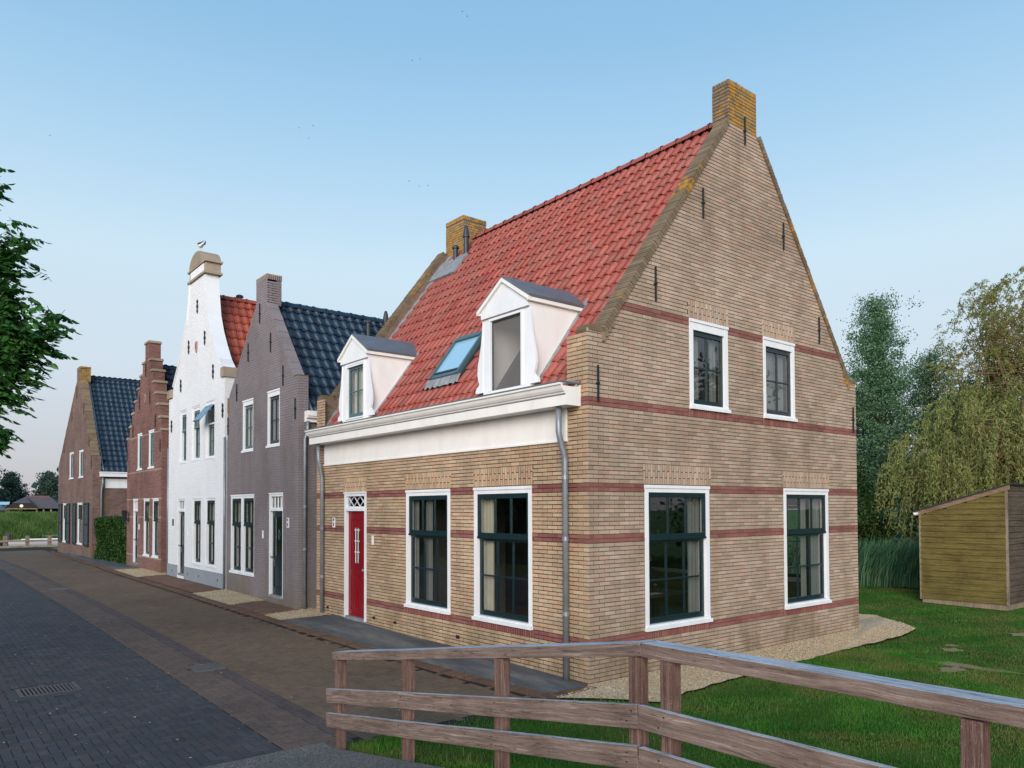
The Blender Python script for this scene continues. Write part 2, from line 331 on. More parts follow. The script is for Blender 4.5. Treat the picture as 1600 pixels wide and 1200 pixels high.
M['lawn'] = n.done(n.mix(n.ramp(n.noise(.9, 5, .6), [(.42, 0.), (.68, .6)]), n.mix(n.ramp(n.noise(40, 5, .7), [(.3, 0.), (.7, 1.)]), lin((30, 56, 16)), lin((56, 90, 26))), lin((104, 98, 54))), .95, .1)
def leaf_mat(name, cols, patch=None, rough=.55, trans=.35, spec=.3):
    n = NT(name); c = n.ramp(n.n('Attribute', attribute_name='tone').outputs['Fac'], [(i/(len(cols)-1), x) for i, x in enumerate(cols)])
    if patch: c = n.mix(n.ramp(n.noise(patch[0], 4, .6), [(patch[1], 0.), (patch[1]+.16, patch[3] if len(patch) > 3 else .85)]), c, patch[2])
    n.done(c, rough, spec); tl = n.n('BsdfTranslucent'); mx = n.n('MixShader'); mx.inputs[0].default_value = trans
    n.l(c, tl.inputs[0]); n.l(n.p.outputs[0], mx.inputs[1]); n.l(tl.outputs[0], mx.inputs[2]); n.l(mx.outputs[0], n.out.inputs[0]); return n.mat
M['grass'] = leaf_mat('grass_blade', [lin(x) for x in ((40, 90, 22), (56, 112, 30), (74, 132, 38), (102, 142, 54))], (.55, .47, lin((126, 118, 66)), .7), trans=.25)
M['leaf_poplar'] = leaf_mat('poplar_leaf', [lin(x) for x in ((48, 78, 48), (76, 110, 74), (106, 140, 104), (144, 170, 144))])
M['leaf_shrub'] = leaf_mat('shrub_leaf', [lin(x) for x in ((32, 64, 56), (54, 94, 84), (82, 124, 112), (50, 82, 50))])
M['leaf_bush'] = leaf_mat('bush_leaf', [lin(x) for x in ((30, 52, 24), (48, 74, 30), (70, 96, 40), (36, 60, 30))])
M['leaf_willow'] = leaf_mat('willow_leaf', [lin(x) for x in ((88, 104, 54), (120, 130, 70), (148, 150, 86), (128, 144, 100))])
M['leaf_airy'] = leaf_mat('browning_willow_leaf', [lin(x) for x in ((78, 104, 56), (112, 132, 70), (138, 140, 78), (136, 118, 70), (106, 136, 86))])
M['leaf_ash'] = leaf_mat('ash_leaf', [lin(x) for x in ((34, 70, 40), (54, 98, 46), (78, 128, 56), (52, 92, 58))], trans=.3, rough=.4)
M['leaf_far'] = leaf_mat('far_leaf', [lin(x) for x in ((44, 66, 56), (58, 82, 70), (74, 98, 84), (50, 72, 62))])
M['leaf_hedge'] = leaf_mat('ivy_leaf', [lin(x) for x in ((26, 50, 20), (44, 74, 28), (62, 94, 38), (34, 60, 26))], rough=.4)
M['reed'] = leaf_mat('reed_blade', [lin(x) for x in ((44, 84, 62), (66, 112, 84), (96, 142, 110), (134, 154, 98))])
M['meadow'] = leaf_mat('meadow_blade', [lin(x) for x in ((64, 94, 40), (88, 116, 54), (108, 132, 70), (130, 140, 84))])
M['bark'] = simple('bark', lin((88, 76, 64)), .95, .1, .35, 9, bump=.8, bs=18)
M['bark_tan'] = simple('tan_bark', lin((142, 122, 86)), .95, .1, .3, 9)
M['bark_dark'] = simple('dark_bark', lin((58, 48, 42)), .95, .1, .3, 9, bump=.8, bs=18)
n = NT('water'); n.bump(n.noise(2.5, 4, .6, n.pos((1, 1, 1))), .25, .05); M['water'] = n.done(lin((40, 52, 50)), .08, .6)
M['far_ground'] = simple('meadow_ground', lin((78, 100, 54)), .95, .1, .25, .1)

# ------------------------------------------------------------------ ground, street, water
def grid(name, xs, ys, zf, mat, **k):
    xs, ys = np.asarray(xs, float), np.asarray(ys, float); X, Y = np.meshgrid(xs, ys); Z = zf(X, Y)
    V = np.stack([X.ravel(), Y.ravel(), Z.ravel()], 1); n = len(xs); i = np.arange(len(ys)-1)[:, None]*n+np.arange(n-1)[None]; i = i.ravel()
    return part(name, V, np.stack([i, i+1, i+n+1, i+n], 1), mat, **k)
def rampz(y): return np.interp(y, [-60, -4.6, -.25, 0], [.72, .70, .0, 0])
def lawnz(x, y):
    s = np.clip(1-(x+4.0)/2.2, 0, 1); s = s*s*(3-2*s)
    base = np.where(y > 0, hz(np.minimum(y, 40))*.5, 0)
    und = .03*np.sin(x*.9+1)*np.sin(y*.8)*np.clip((x-1)/3, 0, 1)
    base = base-.3*np.clip((y+.22)/.15, 0, 1)*(x < 7.8)*(y < 50)
    return base+np.where(x > -4.02, (rampz(y)-.02)*s, 0)+und-.01
far = part('ground', [(-900, -900, -.75), (900, -900, -.75), (900, 900, -.75), (-900, 900, -.75)], [(0, 1, 2, 3)], M['far_ground'], kind='structure')
wat = part('water', [(-45, -60, -.62), (-13.5, -60, -.62), (-13.5, 51, -.62), (60, 51, -.62), (60, 79, -.62), (-45, 79, -.62)], [(0, 1, 2, 3), (0, 3, 4, 5)], M['water'], kind='structure')
lawn = grid('lawn', np.concatenate([np.linspace(-4.03, 2, 26), np.linspace(2.3, 24, 50)]), np.concatenate([np.linspace(-34, -9, 10), np.linspace(-8.5, 12, 84), np.linspace(13, 50, 8)]), lawnz, M['lawn'], kind='structure')
verge = grid('canal_verge', np.linspace(-13.6, -9.2, 12), np.linspace(-34, 51, 60), lambda x, y: hz(y)-.02-np.clip((-12-x)/1.6, 0, 1)*.8, M['lawn'], kind='structure')
street_bed = grid('street_bed', np.linspace(-9.3, .2, 20), np.linspace(-.5, 50, 80), lambda x, y: hz(y)-.0065, M['joint_sand'], kind='structure')
road = street_bed
# bridge ramp and deck
ys = np.array([-60, -20, -4.6, -3.2, -1.7, -.3, .02])
V = []; F = []
for y in ys:
    for x in (-11.5, -4.06): V.append((x, y, float(rampz(y))+.01)); V.append((x, y, -.7))
for i in range(len(ys)-1):
    a, b = 4*i, 4*i+4; F += [(a, a+2, b+2, b), (a+2, a+3, b+3, b+2), (a, b, b+1, a+1)]
n_ = 4*(len(ys)-1); F += [(n_, n_+2, n_+3, n_+1)]
part('bridge_ramp', V, F, M['tarmac'], kind='structure')
# paving stones
def box_mesh(lx, ly, h, ch, seed):
    r = random.Random(seed); j = lambda s: r.uniform(-s, s); x, y = lx/2, ly/2
    P = [(-x, -y, -h), (x, -y, -h), (x, y, -h), (-x, y, -h), (-x, -y, -ch), (x, -y, -ch), (x, y, -ch), (-x, y, -ch)]
    P += [(sx*(x-ch)+j(.001), sy*(y-ch)+j(.001), j(.0012)) for sx, sy in ((-1, -1), (1, -1), (1, 1), (-1, 1))]
    F = [(0, 1, 5, 4), (1, 2, 6, 5), (2, 3, 7, 6), (3, 0, 4, 7), (4, 5, 9, 8), (5, 6, 10, 9), (6, 7, 11, 10), (7, 4, 8, 11), (8, 9, 10, 11)]
    return np.array(P), np.array(F)
PAVE = {}                                                  # material name -> list of (x, y, rot90)
def zone(x, y):
    if x < -4.5: return 'pav_dark'
    if x < -3.86: return 'pav_brown'
    if x < -3.66: return 'pav_gutter'
    return 'pav_ochre'
kerb_pts = [(-.84, -.12), (-.92, .6), (-1.06, 1.6), (-1.12, 2.6), (-1.2, 4.2), (-1.26, 6.2), (-1.32, 8.3), (-1.36, 10), (-1.42, 13.2), (-1.42, 20.4), (-1.36, 24), (-1.2, 28), (-.9, 36), (-.6, 42), (-.4, 44)]
KP = kerb_pts
L_, W_ = .205, .1025
xs0, xs1, y0p, y1p = -9.2, -1.44, -.12, 46.0
NX = int((xs1-xs0)/W_)+8; NY = int((y1p-y0p)/W_)+8
for i in range(-4, NX):                                    # herringbone laid square to the houses
    for j in range(-4, NY):
        k = (i-j) % 4
        cx, cy = xs0+i*W_, y0p+j*W_
        if k == 0: c = (cx+W_, cy+W_/2, 0)                 # lies along x, covers i and i+1
        elif k == 3: c = (cx+W_/2, cy+W_, 1)               # stands along y, covers j and j+1
        else: continue
        x, y, r = c
        if not (y0p < y < y1p): continue
        if x > float(np.interp(y, [p_[1] for p_ in KP], [p_[0] for p_ in KP]))-.22 or x < xs0: continue
        hx = W_ if r == 0 else W_/2; cuts_ = [x-hx]+[q_ for q_ in (-4.5, -3.865, -3.655) if x-hx+1e-4 < q_ < x+hx-1e-4]+[x+hx]
        for p_, q_ in zip(cuts_[:-1], cuts_[1:]):
            m_ = (p_+q_)/2
            if -3.865 < m_ < -3.655 or q_-p_ < .022: continue
            PAVE.setdefault(zone(m_, y), []).append((m_, y, r, (q_-p_)/(2*hx)))
PAVE['pav_gutter'] = [(-3.86+.1025*q+.05, y0p+.1+.208*j+(.1 if q else 0), 1, 1.) for q in range(2) for j in range(int((y1p-y0p-.2)/.208))]
grate_c, cover_c = (-6.04, 4.42), [(-3.9, 4.55), (-3.95, 17.8)]
def near_iron(x, y):
    if abs(x-grate_c[0]) < .42 and abs(y-grate_c[1]) < .36: return True
    return any(abs(x-a) < .21 and abs(y-b) < .26 for a, b in cover_c)
allp = []
for mname, L in PAVE.items():
    for x, y, r, f_ in L:
        if near_iron(x, y): continue
        allp.append((mname, x, y, r, f_))
def score(P, n=(0, 0, 1)):
    d = np.array(P)-CAM; r = np.linalg.norm(d); return abs(d@np.array(n))/r**3 if inframe(P) else 0
sc_ = np.array([score((x, y, 0))*(f_ > .99) for _, x, y, r, f_ in allp]); top = set(np.argsort(-sc_)[:300].tolist())
pm = {}
for i, (mname, x, y, r, f_) in enumerate(allp):
    z = float(hz(y))-.0+rng.normal(0, .0011); tilt = (rng.normal(0, .004), rng.normal(0, .004)); a = (math.pi/2 if r else 0)+rng.normal(0, .006)
    if i in top:
        key = (mname, random.randrange(4))
        if key not in pm: bv, bf = box_mesh(L_-.009, W_-.009, .05, .0025, key[1]); pm[key] = mesh_arrays('paver', bv, bf, M[mname])
        o = bpy.data.objects.new('paver', pm[key]); place(o, (x, y, z), road); o.rotation_euler = (tilt[0], tilt[1], a)
    else: PAVE.setdefault('S'+mname, []).append((x, y, z, a, *tilt, f_, r))
for mname in ('pav_dark', 'pav_brown', 'pav_ochre', 'pav_gutter'):
    A = np.array(PAVE['S'+mname]); bv, bf = box_mesh(L_-.009, W_-.009, .05, .0025, 9)
    c, s = np.cos(A[:, 3]), np.sin(A[:, 3]); R = np.zeros((len(A), 3, 3)); R[:, 0, 0] = c; R[:, 0, 1] = -s; R[:, 1, 0] = s; R[:, 1, 1] = c; R[:, 2, 2] = 1; R[:, 2, 0] = A[:, 4]; R[:, 2, 1] = A[:, 5]
    fx, fy = np.where(A[:, 7] == 0, A[:, 6], 1), np.where(A[:, 7] == 1, A[:, 6], 1); R[:, :, 0] *= fx[:, None]; R[:, :, 1] *= fy[:, None]
    v, f, t = replicate(bv, bf, R, A[:, :3], rng.random(len(A)))
    part('pavers', v, f, M[mname], road, tone=t, kind='stuff')
# the cross street beyond the last house
part('cross_street', [(-9.3, 45.9, .085), (30, 45.9, .085), (30, 50.5, .05), (-9.3, 50.5, .05)], [(0, 1, 2, 3)], M['tarmac'], kind='structure')
# kerb of bricks laid on edge

ko = thing('kerb', 'long low kerb of reddish bricks on edge between the street and the house fronts', 'kerb', (-1.3, 10, .1), kind='structure'); del ko['category']; del ko['label']
bv, bf = box_mesh(.2, .052, .1, .004, 5); kme = mesh_arrays('kerb_brick', bv, bf, M['kerb'])
y = -.1; KB = []
while y < 44:
    x = float(np.interp(y, [p[1] for p in kerb_pts], [p[0] for p in kerb_pts])); KB.append((x-.02, y, float(hz(y))+.03+rng.normal(0, .002))); y += .06
sc_ = np.array([score(p) for p in KB]); top = set(np.argsort(-sc_)[:300].tolist())
for i, p in enumerate(KB):
    if i in top: o = bpy.data.objects.new('brick', kme); place(o, p, ko); o.rotation_euler = (0, rng.normal(0, .01), rng.normal(0, .01))
A = np.array([p for i, p in enumerate(KB) if i not in top]); v, f, t = replicate(bv, bf, np.repeat(np.eye(3)[None], len(A), 0), A, rng.random(len(A)))
part('bricks', v, f, M['kerb'], ko, tone=t, kind='stuff')
# edging round the corner of the brick house
for i in range(13):
    s = i/12; p = (-.88+.86*s, -.16, .03); o = bpy.data.objects.new('brick', kme); place(o, p, ko); o.rotation_euler = (0, 0, math.radians(90))
    o.location = Vector((-.92+.072*i, -.13+.002*i, .03))-WP[ko.name]; o.rotation_euler = (0, 0, math.radians(90))
# pavement patches between kerb and fronts
def patch(name, pts, z, mat, kind='structure'):
    b = MB(); n = len(pts); b.add([(x, y, float(hz(y))+z) for x, y in pts]+[(x, y, float(hz(y))-.06) for x, y in pts], [tuple(range(n))]+[(i, i+n, (i+1) % n+n, (i+1) % n) for i in range(n)])
    return b.build(name, mat, kind=kind)
kx = lambda y: float(np.interp(y, [p[1] for p in kerb_pts], [p[0] for p in kerb_pts]))+.085
def strip(name, ya, yb, mat, z=.03, x1=.02, skew=0, n=8):
    L = [(kx(ya+(yb-ya)*i/n), ya+(yb-ya)*i/n) for i in range(n+1)]; R = [(x1, yb+skew-(yb-ya)*i/n) for i in range(n+1)]
    return patch(name, L[::-1]+R[::-1], z, mat)
# slabs in front of the brick house, piece by piece
sl = thing('pavement', '', '', (-.5, 4, .05), kind='structure'); del sl['category']; del sl['label']
y = .02
while y < 8.1:
    h = .6 if y < 7.5 else 8.1-y
    for a, b2 in ((0, .5), (.5, 1)):
        xa = kx(y+h/2); xl, xr = xa+(0-.0-xa)*a+.004, xa+(0-xa)*b2-.004; dz = random.uniform(-.003, .003)
        b = MB(); z0, z1 = float(hz(y))+.034+dz, float(hz(y+h))+.034+dz
        b.hexa([(xl, y+.004, z0-.05), (xr, y+.004, z0-.05), (xr, y+h-.004, z1-.05), (xl, y+h-.004, z1-.05), (xl, y+.004, z0), (xr, y+.004, z0), (xr, y+h-.004, z1), (xl, y+h-.004, z1)])
        b.build('slab', M['slab'], sl)
    y += h
strip('gravel_strip', 8.1, 9.0, M['gravel'], .032, .3, .4)
strip('gravel_strip', 11.1, 13.95, M['gravel'], .032, .0, .5)
strip('gravel_strip', 20.1, 23.4, M['gravel'], .03, .0, .4)
strip('far_slabs', 23.4, 40.5, M['slab'], .028, .3)
def brick_patch(ya, yb, skew):
    b = []; y = ya
    st = strip('brick_path', ya, yb, M['joint_sand'], .012, .0, skew)
    A = []
    for j in range(int((yb-ya)/.107)+8):
        for i in range(9):
            yy = ya+j*.107+.05; x = -1.36+i*.208+(.104 if j % 2 else 0); sh = skew*(x+1.36)/1.36
            if kx(yy)+.1 < x < -.36 and ya+sh < yy < yb+sh: A.append((x, yy, float(hz(yy))+.03+rng.normal(0, .0015)))
    A = np.array(A); bv, bf = box_mesh(.2, .1, .03, .004, 3); v, f, t = replicate(bv, bf, np.repeat(np.eye(3)[None], len(A), 0), A, rng.random(len(A)))
    part('pavers', v, f, M['pav_path'], st, tone=t, kind='stuff')
brick_patch(9.0, 11.1, .45); brick_patch(13.95, 20.1, .5)
# gravel apron along the gable wall
ap = [(-.88, -.2), (-.3, -.75), (.02, -1.26), (.73, -1.14), (1.98, -1.08), (3.86, -1.02), (6.07, -1.0), (7.6, -.98), (8.75, -.8), (9.4, -.2), (9.9, .6), (9.6, 1.6), (8.6, 2.0), (7.9, 2.0), (7.9, .02), (0, .02), (-.2, -.1)]
rr = random.Random(3); ap2 = []
for i in range(len(ap)):
    a, b2 = ap[i], ap[(i+1) % len(ap)]; ln = math.hypot(b2[0]-a[0], b2[1]-a[1]); k = max(1, int(ln/.18)) if i < 13 else 1
    for q in range(k): s = q/k; w = rr.uniform(-.035, .035) if 0 < i < 13 else 0; ap2.append((a[0]+(b2[0]-a[0])*s+w, a[1]+(b2[1]-a[1])*s+w))
part('gravel_apron', [(x, y, .025 if y < .5 else .05) for x, y in ap2], [tuple(range(len(ap2)))], M['gravel'], kind='structure')
apn = np.array(ap2)
def inpoly(x, y, poly):
    c = np.zeros(len(x), bool); j = len(poly)-1
    for i in range(len(poly)):
        xi, yi = poly[i]; xj, yj = poly[j]
        with np.errstate(divide='ignore', invalid='ignore'):
            c ^= ((yi > y) != (yj > y)) & (x < (xj-xi)*(y-yi)/(yj-yi+1e-12)+xi)
        j = i
    return c
px, py = rng.uniform(-.9, 9.9, 60000), rng.uniform(-1.4, 1.9, 60000); k = inpoly(px, py, ap2); px, py = px[k][:16000], py[k][:16000]
octv = np.array([(1, 0, 0), (0, 1, 0), (-1, 0, 0), (0, -1, 0), (0, 0, .7), (0, 0, -.7)]); octf = np.array([(0, 1, 4), (1, 2, 4), (2, 3, 4), (3, 0, 4), (1, 0, 5), (2, 1, 5), (3, 2, 5), (0, 3, 5)])
def pebbles(name, px, py, zf, r0, r1, parent=None):
    s = rng.uniform(r0, r1, len(px)); a = rng.uniform(0, 6.28, len(px)); R = np.zeros((len(px), 3, 3)); q = rng.uniform(.6, 1, len(px))
    R[:, 0, 0] = np.cos(a)*s; R[:, 0, 1] = -np.sin(a)*s*q; R[:, 1, 0] = np.sin(a)*s; R[:, 1, 1] = np.cos(a)*s*q; R[:, 2, 2] = s*.8
    v, f, t = replicate(octv, octf, R, np.stack([px, py, zf], 1), rng.random(len(px))); return part(name, v, f, M['pebble'], parent, tone=t, kind='stuff')
pebbles('gravel', px, py, np.full(len(px), .03)+.02*(py > .5), .006, .014)
px, py = rng.uniform(-1.4, .0, 9000), rng.uniform(8.1, 23.8, 9000); k = ((py < 9.0+.45*(px+1.3)/1.3) | ((py > 11.1+.5*(px+1.3)/1.3) & (py < 13.95+.5*(px+1.3)/1.3)) | (py > 20.3)) & (px > -1.28); px, py = px[k], py[k]
pebbles('gravel', px, py, hz(py)+.036, .008, .016)
# street ironwork
g = thing('drain_grate', 'rusty slotted rectangular drain grate set in the dark paving at lower left', 'drain grate', (grate_c[0], grate_c[1], hz(4.4)))
b = MB(); b.box(-6.4, -5.68, 4.13, 4.71, .03, .05); b.build('grate_bed', M['joint_sand'], g); b = MB(); z_ = float(hz(4.4)); b.box(-6.52, -6.402, 4.02, 4.82, 0, z_-.001); b.box(-5.678, -5.57, 4.02, 4.82, 0, z_-.001); b.box(-6.402, -5.678, 4.02, 4.128, 0, z_-.001); b.box(-6.402, -5.678, 4.712, 4.82, 0, z_-.001); b.build('grate_surround', M['pav_dark'], g)
n = NT('rusty_iron'); M['rust'] = n.done(n.ramp(n.noise(20, 5, .7), [(.3, lin((70, 62, 62))), (.7, lin((108, 96, 94)))]), .6, .4, .4)
b = MB(); zt = float(hz(4.4))+.012
b.box(-6.4, -5.68, 4.13, 4.17, .05, zt); b.box(-6.4, -5.68, 4.67, 4.71, .05, zt); b.box(-6.4, -6.35, 4.17, 4.67, .05, zt); b.box(-5.73, -5.68, 4.17, 4.67, .05, zt); b.build('grate_frame', M['rust'], g)
for i in range(13): b = MB(); b.box(-6.325+i*.0465, -6.30+i*.0465, 4.17, 4.67, .05, zt-.002); b.build('bar', M['rust'], g)
for (cx, cy), w, lb in ((cover_c[0], .2, 'dark square manhole cover in the gutter line nearer the camera'), (cover_c[1], .2, 'small square manhole cover far along the gutter line')):
    z = float(hz(cy)); g = thing('manhole_cover', lb, 'manhole cover', (cx, cy, z), 'covers in the gutter line')
    b = MB(); b.box(cx-w, cx+w, cy-w*1.2, cy+w*1.2, z-.05, z+.003); b.build('cover_plate', M['rust'], g)
    b = MB(); b.box(cx-w-.02, cx+w+.02, cy-w*1.2-.03, cy-w*1.2-.002, z-.05, z+.006); b.box(cx-w-.02, cx+w+.02, cy+w*1.2+.002, cy+w*1.2+.03, z-.05, z+.006); b.box(cx-w-.02, cx-w-.002, cy-w*1.2, cy+w*1.2, z-.05, z+.006); b.box(cx+w+.002, cx+w+.02, cy-w*1.2, cy+w*1.2, z-.05, z+.006); b.build('cover_rim', M['slab'], g)

# ------------------------------------------------------------------ walls
CZ = .0625
def intervals_minus(a, b, cuts):
    out = [(a, b)]
    for c, d in cuts:
        nx = []
        for p, q in out:
            if d <= p or c >= q: nx.append((p, q)); continue
            if c > p: nx.append((p, c))
            if d < q: nx.append((d, q))
        out = nx
    return out
def core(name, fr, zs, outline, holes, thick, mat, parent, d1=-.0075):
    b = MB(); zz = sorted(set([round(z, 4) for z in zs]+[round(z, 4) for h in holes for z in h[2:4] if zs[0] < z < zs[-1]]))
    for za, zb in zip(zz[:-1], zz[1:]):
        if zb-za < 1e-4: continue
        e = 1e-4; (a0, b0), (a1, b1) = outline(za+e), outline(zb-e); zm = (za+zb)/2; a0 += .009; a1 += .009; b0 -= .009; b1 -= .009
        hs = [h for h in holes if h[2] < zm < h[3]]; am, bm = (a0+a1)/2, (b0+b1)/2
        segs = intervals_minus(am, bm, [(h[0], h[1]) for h in hs])
        for p, q in segs:
            if q-p < .005: continue
            p0, p1 = (a0, a1) if abs(p-am) < 1e-6 else (p, p); q0, q1 = (b0, b1) if abs(q-bm) < 1e-6 else (q, q)
            b.hexa([fr(p0, za, d1), fr(q0, za, d1), fr(q0, za, -thick), fr(p0, za, -thick), fr(p1, zb, d1), fr(q1, zb, d1), fr(q1, zb, -thick), fr(p1, zb, -thick)])
    return b.build(name, mat, parent)
def bricks(fr, z0, z1, outline, holes, phase=0, zbase=.6*CZ, L=.22, jt=.0125, umin_vis=None, skip=None):
    """stretcher bond: list of (u0,u1,z0,z1,course)"""
    out = []; k0 = math.floor((z0-zbase)/CZ)
    for k in range(k0, math.ceil((z1-zbase)/CZ)):
        za, zb = zbase+k*CZ, zbase+(k+1)*CZ
        if za < z0-.02 or zb > z1+.02: continue
        zm = (za+zb)/2; a, b = outline(zm)
        cuts = [(h[0], h[1]) for h in holes if h[2]-.005 < zm < h[3]+.005]
        for p, q in intervals_minus(a, b, cuts):
            if q-p < .03: continue
            off = phase+(L/2 if k % 2 else 0); n0 = math.floor((p-off)/L); u = off+n0*L
            while u < q:
                s, e = max(u, p), min(u+L, q)
                if e-s > .028: out.append((s+(jt/2 if s > p+1e-6 else 0), e-(jt/2 if e < q-1e-6 else 0), za+.0062, zb-.0055, k))
                u += L
    return out
def brick_local(lu, lz, seed, rough=.0022):
    r = random.Random(seed); j = lambda s: r.uniform(-s, s); u, z = lu/2, lz/2; c = .0022
    P = [(-u, .02, -z), (u, .02, -z), (u, .02, z), (-u, .02, z)]
    K = [(sx*u+j(rough), sz*z+j(rough*.6)) for sx, sz in ((-1, -1), (1, -1), (1, 1), (-1, 1))]
    P += [(x_, c, z_) for x_, z_ in K]
    P += [(x_-sx*c, j(.0004), z_-sz*c) for (x_, z_), (sx, sz) in zip(K, ((-1, -1), (1, -1), (1, 1), (-1, 1)))]
    F = [(0, 1, 5, 4), (1, 2, 6, 5), (2, 3, 7, 6), (3, 0, 4, 7), (4, 5, 9, 8), (5, 6, 10, 9), (6, 7, 11, 10), (7, 4, 8, 11), (8, 9, 10, 11)]
    return np.array(P), np.array(F)          # local x = along the wall, y = into the wall, z = up
def emit_bricks(fr, L, mat, parent, n_obj=0, rough=.0022, name='brick', shared=None, proud=.0):
    """n_obj largest full bricks become objects, the rest one mesh"""
    if not L: return
    L = np.array([x[:4] for x in L]); N = fr.N
    C_ = np.array([fr.O]) + L[:, :2].mean(1)[:, None]*np.array([fr.U])+np.stack([0*L[:, 0], 0*L[:, 0], L[:, 2:4].mean(1)], 1)
    Rm = np.array([[fr.U.x, -N.x, 0], [fr.U.y, -N.y, 0], [0, 0, 1]]); flip = np.linalg.det(Rm) < 0
    if flip: Rm[:, 0] *= -1
    top = set()
    if n_obj:
        d = C_-CAM; r = np.linalg.norm(d, axis=1); s = np.abs(d@np.array(N))/r**3
        full = (L[:, 1]-L[:, 0] > .203) & (L[:, 1]-L[:, 0] < .215); vis = np.array([inframe(c) for c in C_])
        s[~(full & vis)] = 0; top = set([i for i in np.argsort(-s)[:n_obj].tolist() if s[i] > 0])
        if shared is None: shared = {}
        for i in top:
            k = random.randrange(6)
            if (mat.name, k) not in shared: bv, bf = brick_local(.2075, .0508, k, rough); shared[(mat.name, k)] = mesh_arrays('brick', bv, bf, mat)
            o = bpy.data.objects.new('brick', shared[(mat.name, k)]); place(o, Vector(C_[i])+N*(random.gauss(0, .0007)+proud), parent)
            o.rotation_euler = Matrix(Rm.tolist()).to_euler()
    rest = [i for i in range(len(L)) if i not in top]
    if not rest: return
    A = L[rest]; k = len(A); base, bf = brick_local(2, 2, 1, 0); base = base.copy()
    u = (A[:, 1]-A[:, 0])/2; z = (A[:, 3]-A[:, 2])/2; sg = np.sign(base)
    V = np.zeros((k, 12, 3)); c = .0022
    V[:, :, 0] = sg[None, :, 0]*u[:, None]; V[:, :, 2] = sg[None, :, 2]*z[:, None]; V[:, :4, 1] = .02; V[:, 4:8, 1] = c
    V[:, 8:, 0] -= sg[None, 8:, 0]*c; V[:, 8:, 2] -= sg[None, 8:, 2]*c
    V[:, 4:, 0] += np.tile(rng.normal(0, rough*.5, (k, 4)), (1, 2)); V[:, 4:, 2] += np.tile(rng.normal(0, rough*.4, (k, 4)), (1, 2)); V[:, 8:, 1] += rng.normal(0, .0003, (k, 4)); V[:, 4:, 1] -= rng.normal(proud, .0007, k)[:, None]
    V = V@Rm.T+C_[rest][:, None, :]
    F = (bf[None]+(np.arange(k)*12)[:, None, None]).reshape(-1, 4)
    part(name+'s', V.reshape(-1, 3), F, mat, parent, tone=np.repeat(rng.random(k), 12), kind='stuff')
def soldiers(u0, u1, z0, z1, w=.0575, header=False):
    """upright bricks over an opening; joints alternate high and low"""
    out = []; n = max(1, round((u1-u0)/w)); w = (u1-u0)/n
    for i in range(n):
        a, b = u0+i*w+.0085, u0+(i+1)*w-.0085
        if header: out.append((a+.002, b-.002, z0+.004, z1-.004)); continue
        cut = z0+(.105 if i % 2 else z1-z0-.105)
        out += [(a, b, z0+.004, cut-.007), (a, b, cut+.007, z1-.004)]
    return out
def bar(parent, fr, u, z0, z1, fancy=False):
    b = MB(); w = .0115
    b.fbox(fr, u-w, u+w, z0, z1, .018, .04); b.fbox(fr, u-.02, u+.02, (z0+z1)/2-.014, (z0+z1)/2+.014, .0, .05)
    if fancy:
        for s, r in ((.18, .03), (.5, .05), (.85, .035)):
            zc = z0+(z1-z0)*s; b.fpoly(fr, [(u-r, zc), (u, zc-r*1.6), (u+r, zc), (u, zc+r*1.6)], .012, .046)
    return b.build('wall_anchor', M['black_iron'], parent)

